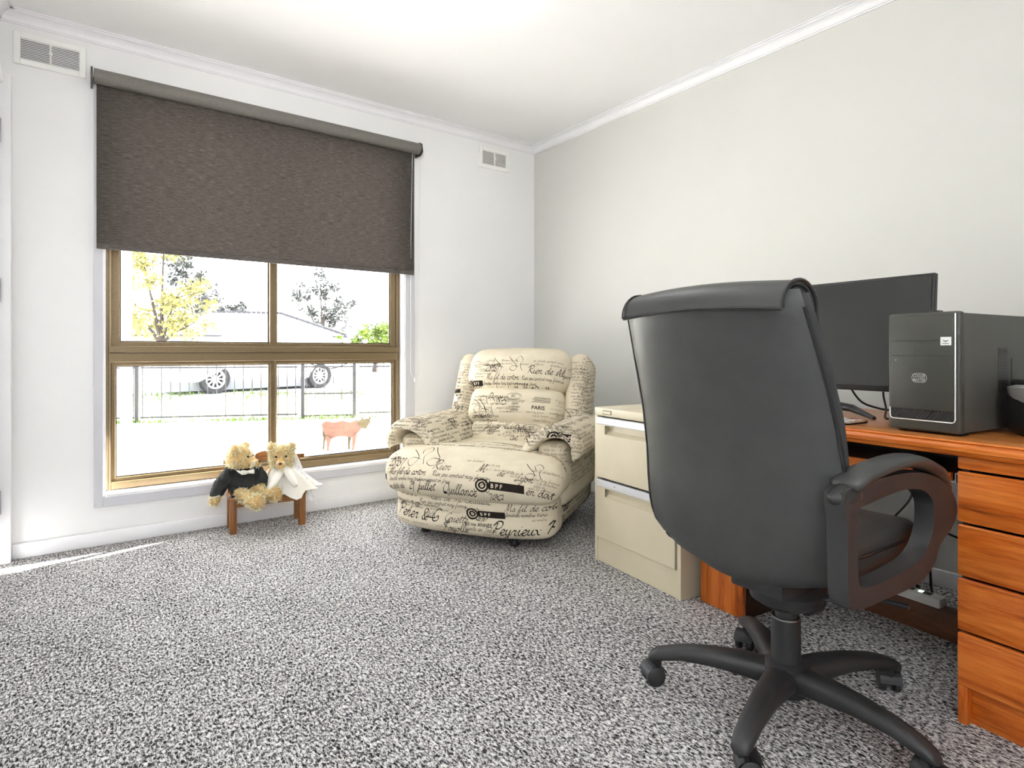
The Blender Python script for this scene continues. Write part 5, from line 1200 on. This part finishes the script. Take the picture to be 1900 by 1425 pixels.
# arms
for i, s in enumerate((-1, 1)):
    o = RP['arm_pad'][i]
    p, pw, pf = prints(o, (s * 0.33, 0.46, 0.52), (0, -s, 0), (s * 0.62, 0, 0.78))
    # V points up and outwards, so the inner slope and the crown both take the print
    filler(pf, -0.31, 0.31, -0.15, 0.13, 30 + i, 0.0085, 0.021, 0.8)
    if s < 0: p.text('1875', 0.030, -0.05, -0.06, 0.004, rot=R(0)); p.text('ge', 0.022, 0.12, -0.07, 0.003)
    else: p.text('Quillance', 0.022, -0.28, 0.0, 0.0036)
    for q, m in ((p, 'ink'), (pf, 'ink')): q.done(M[m])
    # front roll of the arm seen head on
    p, pw, pf = prints(o, (s * 0.37, 0.16, 0.46), (1, 0, 0), (0, 0.25, 0.97))
    filler(pf, -0.14, 0.14, -0.09, 0.10, 40 + i, 0.0075, 0.017, 0.9)
    if s > 0: bpf(p, pw, 0.0, 0.03, 0.11, 0.05)
    for q, m in ((p, 'ink'), (pw, 'inkw'), (pf, 'ink')): q.done(M[m])
    # outer slope
    p, pw, pf = prints(o, (s * 0.5, 0.46, 0.47), (0, s, 0), (-s * 0.35, 0, 0.94)); filler(pf, -0.3, 0.3, -0.06, 0.06, 50 + i, 0.008, 0.02, 0.8); pf.done(M['ink'])
    p, pw, pf = prints(RP['arm_panel'][i], (s * 0.375, 0.18, 0.36), (1, 0, 0), (0, 0, 1)); filler(pf, -0.07, 0.07, -0.10, 0.10, 60 + i, 0.0075, 0.018, 0.7)
    if s > 0: p.block('PARIS', 0.028, -0.055, 0.045, 0.0004)
    for q, m in ((p, 'ink'), (pf, 'inkl')): q.done(M[m])
    p, pw, pf = prints(RP['arm_panel'][i], (s * 0.45, 0.5, 0.36), (0, s, 0), (0, 0, 1)); filler(pf, -0.28, 0.28, -0.1, 0.1, 65 + i, 0.0085, 0.02, 0.8); pf.done(M['ink'])
    # wings
    w = RP['wing'][i]; zc = 0.245
    p, pw, pf = prints(w, (s * 0.348, 0.66 - zc * s21, 0.40 + zc * c21), (1, 0, 0), BV); filler(pf, -0.055, 0.055, -0.24, 0.27, 70 + i, 0.0075, 0.018, 0.85)
    if s < 0: p.rect(-0.05, -0.005, 0.075, 0.098, 5, 3); p.text('Peyr', 0.017, -0.05, -0.02, 0.0036); p.text('7', 0.02, -0.02, 0.03, 0.003); p.text('Fer', 0.016, -0.05, -0.13, 0.003)
    else: flourish(p, -0.03, -0.05, 0.05); p.text('fil de', 0.014, -0.045, -0.15)
    for q, m in ((p, 'ink'), (pf, 'ink')): q.done(M[m])
    p, pw, pf = prints(w, (s * 0.41, 0.72, 0.62), (0, s, 0), (0, 0, 1)); filler(pf, -0.2, 0.25, -0.22, 0.28, 75 + i, 0.0085, 0.02, 0.8); pf.done(M['ink'])

# ------------------------------------------------------------------ little bench with two dressed bears
BO, BR = (0.800, 3.235, 0), R(-6)
bn = empty('toy_bench', BO, BR); tag(bn, 'small brown timber bench below the window carrying two bears', 'bench')
for x in (-0.165, 0.165):
    bx('leg', M['bench'], bn, x - 0.016, x + 0.016, -0.075, -0.043, 0, 0.165, 0.003); bx('leg', M['bench'], bn, x - 0.016, x + 0.016, 0.055, 0.085, 0, 0.165, 0.003)
    bx('back_post', M['bench'], bn, x - 0.013, x + 0.013, 0.060, 0.082, 0.165, 0.352, 0.003)
for k in range(4): bx('seat_slat', M['bench'], bn, -0.185, 0.185, -0.080 + k * 0.042, -0.044 + k * 0.042, 0.165, 0.180, 0.003)
bx('apron', M['bench'], bn, -0.15, 0.15, -0.068, -0.056, 0.13, 0.164, 0.002)
bx('top_rail', M['bench'], bn, -0.20, 0.20, 0.058, 0.080, 0.330, 0.352, 0.003); bx('lower_rail', M['bench'], bn, -0.152, 0.152, 0.062, 0.078, 0.235, 0.255, 0.003)
bm = bmesh.new(); prism(bm, [(0.055 * math.cos(math.pi * k / 12), 0.352 + 0.03 * math.sin(math.pi * k / 12)) for k in range(13)], 0.062, 0.078, 'xz'); obj('crest', bm, M['bench'], bn)

def fur_on(o, mesh, n, length, mat, seed, accept):
    """tufts of pile standing on the plush"""
    r = random.Random(seed); V, F = [], []
    me = mesh; areas = [p.area for p in me.polygons]; ps = r.choices(range(len(areas)), areas, k=n)
    for i in ps:
        p = me.polygons[i]; c = p.center.copy(); nr = p.normal.copy()
        if not accept(c): continue
        c += Vector((r.uniform(-1, 1), r.uniform(-1, 1), r.uniform(-1, 1))) * 0.003
        d = (nr + Vector((r.uniform(-.8, .8), r.uniform(-.8, .8), r.uniform(-.9, .5)))).normalized(); sd = d.cross(Vector((r.uniform(-1, 1), r.uniform(-1, 1), r.uniform(-1, 1)))).normalized()
        l = length * r.uniform(0.6, 1.2); w = 0.0016; k = len(V)
        V += [c - sd * w, c + sd * w, c + d * l * 0.6 + sd * w * 0.8, c + d * l, c + d * l * 0.6 - sd * w * 0.8]; F.append((k, k + 1, k + 2, k + 3, k + 4))
    f = bpy.data.meshes.new('fur'); f.from_pydata([tuple(v) for v in V], [], F); link('fur', f, mat, o)['kind'] = 'stuff'
def limb(bm, a, b, r0, r1, n=6):
    a, b = Vector(a), Vector(b)
    for k in range(n + 1): ball(bm, a + (b - a) * (k / n), r0 + (r1 - r0) * k / n, 12, 8)
def bear(x, look, label, seed):
    """seated teddy; look = direction of the face (unit, local)"""
    t = empty('teddy_bear', (BO[0] + x * math.cos(BR) , BO[1] + x * math.sin(BR), 0.181), BR); tag(t, label, 'teddy bear', 'bears on the toy bench')
    return t
def bear_body(t, hc, look, legs, arms, hr=0.060):
    f = Vector(look).normalized(); side = f.cross(Vector((0, 0, 1))).normalized(); up = side.cross(f).normalized(); hc = Vector(hc)
    bm = bmesh.new()
    ball(bm, (0, -0.004, 0.055), (0.072, 0.058, 0.064)); ball(bm, (0, 0.004, 0.105), (0.052, 0.044, 0.05)); limb(bm, (0, 0.004, 0.12), tuple(hc), 0.034, 0.04, 4)
    ball(bm, hc, hr); ball(bm, hc - up * 0.016 + f * 0.012, hr * 0.94)
    for s in (-1, 1): limb(bm, hc + side * s * hr * 0.70 + up * hr * 0.62, hc + side * s * hr * 0.86 + up * hr * 0.86, 0.021, 0.021, 1)
    limb(bm, hc + f * hr * 0.62 - up * 0.014, hc + f * (hr + 0.028) - up * 0.020, 0.032, 0.021, 4)
    for L in legs:
        for a, b in zip(L, L[1:]): limb(bm, a[:3], b[:3], a[3], b[3], 6)
    for A in arms:
        for a, b in zip(A, A[1:]): limb(bm, a[:3], b[:3], a[3], b[3], 6)
    me = fuse(bm, 0.0055, 3, 'plush_body'); o = link('plush_body', me, M['fur'], t)
    # muzzle patch, nose, mouth, eyes
    bm = bmesh.new(); ball(bm, hc + f * (hr + 0.018) - up * 0.019, (0.0245, 0.0245, 0.0215)); obj('muzzle', bm, M['furp'], t, True)
    bm = bmesh.new(); ball(bm, hc + f * (hr + 0.041) - up * 0.010, (0.0085, 0.0085, 0.0065), 12, 8); obj('nose', bm, M['nose'], t, True)
    q = hc + f * (hr + 0.0425) - up * 0.019
    bm = bmesh.new(); tube(bm, [q + up * 0.006, q - up * 0.004], 0.0012, 5); tube(bm, [q - up * 0.004, q - up * 0.011 + side * 0.008 - f * 0.003], 0.0012, 5); tube(bm, [q - up * 0.004, q - up * 0.011 - side * 0.008 - f * 0.003], 0.0012, 5); obj('mouth_stitch', bm, M['nose'], t)
    for s in (-1, 1): bm = bmesh.new(); ball(bm, hc + f * hr * 0.93 + side * s * 0.024 + up * 0.014, 0.0058, 10, 8); obj('eye', bm, M['nose'], t, True)
    return o, me, f, side, up
def wrap(me, test, off, name):
    """cloth: the plush surface where test(point) holds, pushed outwards"""
    bm = bmesh.new(); bm.from_mesh(me); bm.normal_update()
    bmesh.ops.delete(bm, geom=[fc_ for fc_ in bm.faces if not test(fc_.calc_center_median())], context='FACES')
    for v in bm.verts: v.co += v.normal * (off + 0.0015 * math.sin(v.co.x * 210 + v.co.z * 160) * math.sin(v.co.y * 190 + v.co.z * 90))
    return bm
# groom: head turned to the bride, legs out to the front right, left arm hanging off the bench
gA = [[(-0.058, 0.0, 0.112, 0.034), (-0.108, -0.015, 0.060, 0.030), (-0.128, -0.020, 0.010, 0.025), (-0.136, -0.022, -0.018, 0.022)], [(0.056, 0.0, 0.110, 0.032), (0.080, -0.03, 0.075, 0.028), (0.076, -0.05, 0.050, 0.024)]]
gL = [[(-0.030, -0.045, 0.022, 0.032), (0.010, -0.095, -0.004, 0.029), (0.045, -0.135, -0.024, 0.032), (0.052, -0.140, -0.006, 0.028)], [(0.035, -0.040, 0.026, 0.032), (0.085, -0.085, 0.012, 0.028), (0.128, -0.115, 0.000, 0.031), (0.134, -0.118, 0.018, 0.027)]]
g = bear(-0.110, None, 'honey coloured teddy bear in a black jacket and white bow tie', 1)
GH = Vector((-0.020, 0.000, 0.186))
o, me, f, sd, up = bear_body(g, GH, (0.80, -0.55, -0.06), gL, gA, 0.062)
def in_jacket(c):
    if c.z > 0.142: return False
    if c.y < -0.068 and c.x > -0.09 and c.z < 0.06: return False           # legs stay bare
    if c.x < -0.100 and c.z < 0.012: return False           # left paw
    return c.z > 0.004 or c.x < -0.08
bm = wrap(me, in_jacket, 0.0065, 'jacket'); obj('jacket', bm, M['jacket'], g, True, 70)
fur_on(g, me, 5200, 0.017, M['furt'], 3, lambda c: (not in_jacket(c)) and (c - (GH + f * 0.087)).length > 0.033)
bm = bmesh.new(); tube(bm, [(-0.125 + 0.026 * math.cos(a), -0.020 + 0.028 * math.sin(a), 0.014 + 0.008 * math.cos(a)) for a in [2 * math.pi * k / 16 for k in range(16)]], 0.0035, 6, closed=True); obj('shirt_cuff', bm, M['satin'], g, True)
bm = bmesh.new(); tube(bm, catmull([(-0.040, -0.020, 0.150), (-0.030, -0.048, 0.132), (-0.005, -0.060, 0.116), (0.020, -0.058, 0.124)], 5), 0.008, 8, flat=(1.3, 0.5)); obj('shirt_collar', bm, M['satin'], g, True)
bt = empty('bow_tie', (0.012, -0.064, 0.122)); bt.parent = g
for s in (-1, 1):
    bm = bmesh.new(); cushion(bm, (s * 0.016, 0, 0), (0.015, 0.006, 0.013), 0.005, (0, 0.003, 0), 5, lambda p, e: Vector((p.x, p.y, p.z * (0.55 + 0.45 * (e[0] * s * 0.5 + 0.5))))); obj('bow_loop', bm, M['satin'], bt, True)
bm = bmesh.new(); ball(bm, (0, -0.003, 0), (0.006, 0.006, 0.007), 10, 8); obj('bow_knot', bm, M['satin'], bt, True)
for L, nrm in ((gL[0], (0.50, -0.84, 0.15)), (gL[1], (0.62, -0.76, 0.2))):
    c = Vector(L[2][:3]) + Vector(nrm).normalized() * 0.031 + Vector((0, 0, 0.006)); bm = bmesh.new(); ball(bm, (0, 0, 0), (0.021, 0.0065, 0.029), 14, 10, None)
    q = Vector(nrm).normalized().to_track_quat('-Y', 'Z').to_matrix().to_4x4(); xf(bm, bm.verts[:], Matrix.Translation(c) @ q); obj('foot_pad', bm, M['pad'], g, True)
# bride: face to the room, white satin dress, tulle veil
bA = [[(-0.044, 0.0, 0.100, 0.022), (-0.050, -0.015, 0.070, 0.020)], [(0.044, 0.0, 0.100, 0.022), (0.050, -0.015, 0.070, 0.020)]]
bL = [[(-0.030, -0.03, 0.035, 0.030), (-0.032, -0.060, 0.026, 0.024)], [(0.030, -0.03, 0.035, 0.030), (0.040, -0.060, 0.026, 0.024)]]
b_ = bear(0.072, None, 'honey coloured teddy bear in a white satin dress and veil', 2)
o, me, f, sd, up = bear_body(b_, (0.002, 0.0, 0.176), (-0.22, -0.96, -0.12), bL, bA, 0.060)
fur_on(b_, me, 4200, 0.017, M['furt'], 4, lambda c: c.z > 0.122 and (c - (Vector((0.002, 0, 0.176)) + f * 0.085)).length > 0.034)
bm = bmesh.new(); rings = []; NS = 48   # skirt: draped cone with folds spreading over the bench edge
for j, (z, r, fz) in enumerate(((0.134, 0.040, 0.0), (0.118, 0.058, 0.003), (0.095, 0.078, 0.006), (0.070, 0.094, 0.010), (0.040, 0.108, 0.014), (0.012, 0.120, 0.017), (0.002, 0.126, 0.018))):
    ring = []
    for k in range(NS):
        a = 2 * math.pi * k / NS; rr_ = r + fz * math.sin(a * 9 + 0.6) + fz * 0.6 * math.sin(a * 5)
        x_, y_ = rr_ * math.cos(a) * 0.92, rr_ * math.sin(a) * 0.92
        zz = z
        if y_ < -0.085: zz = z - (-0.085 - y_) * 0.9 * (1 if j > 3 else 0.3)
        if y_ > 0.048: y_ = 0.048
        ring.append(bm.verts.new((x_ * (1.0 + (0.10 * j if x_ > 0 else -0.03 * j)) if j > 1 else x_, y_, max(zz, 0.002 if y_ > -0.085 else -0.05))))
    rings.append(ring)
for A, B in zip(rings, rings[1:]):
    for k in range(NS): bm.faces.new((A[k], A[(k + 1) % NS], B[(k + 1) % NS], B[k]))
obj('dress', bm, M['satin'], b_, True, 80)
for x0, x1, y1, z1 in ((-0.005, -0.078, -0.105, 0.030), (0.01, 0.050, -0.105, 0.040)):   # sash ends of the big bow
    bm = bmesh.new(); cushion(bm, (0, 0, 0), (0.030, 0.006, 0.062), 0.0055, (0, 0.006, 0), 8, lambda p, e: Vector((p.x * (0.35 + 0.65 * math.sin(math.pi * min(1, (1 - e[2]) * 0.5 * 0.85 + 0.12))), p.y, p.z)))
    d = Vector((x1 - x0, y1 + 0.066, z1 - 0.124)); q = d.normalized().to_track_quat('-Z', 'Y').to_matrix().to_4x4(); xf(bm, bm.verts[:], Matrix.Translation(Vector((x0, -0.068, 0.124)) + d * 0.5) @ q); obj('sash', bm, M['satin'], b_, True)
bm = bmesh.new(); ball(bm, (0, -0.066, 0.126), (0.012, 0.009, 0.010), 12, 8); obj('sash_knot', bm, M['satin'], b_, True)
bm = bmesh.new(); rows = []   # veil falls from the head behind the right shoulder to below the seat
for j in range(15):
    v = j / 14; row = []
    for k in range(15):
        u = -1 + 2 * k / 14; x_ = 0.052 + 0.016 * u + v * (0.075 + 0.030 * u); y_ = 0.018 - 0.070 * v + 0.006 * math.sin(u * 9 + v * 3); z_ = 0.222 - 0.02 * u * u - 0.290 * v ** 1.1 + 0.03 * v * (1 - u) * 0.5
        row.append(bm.verts.new((x_, y_, max(z_, -0.12))))
    rows.append(row)
for A, B in zip(rows, rows[1:]):
    for k in range(14): bm.faces.new((A[k], A[k + 1], B[k + 1], B[k]))
obj('veil', bm, M['veil'], b_, True, 80)
for dx in (0.030, 0.052):
    bm = bmesh.new(); ball(bm, (dx + 0.015, -0.004, 0.226 - 0.014 * (dx > 0.04)), (0.009, 0.009, 0.007), 10, 8); obj('veil_rosette', bm, M['pad'], b_, True)
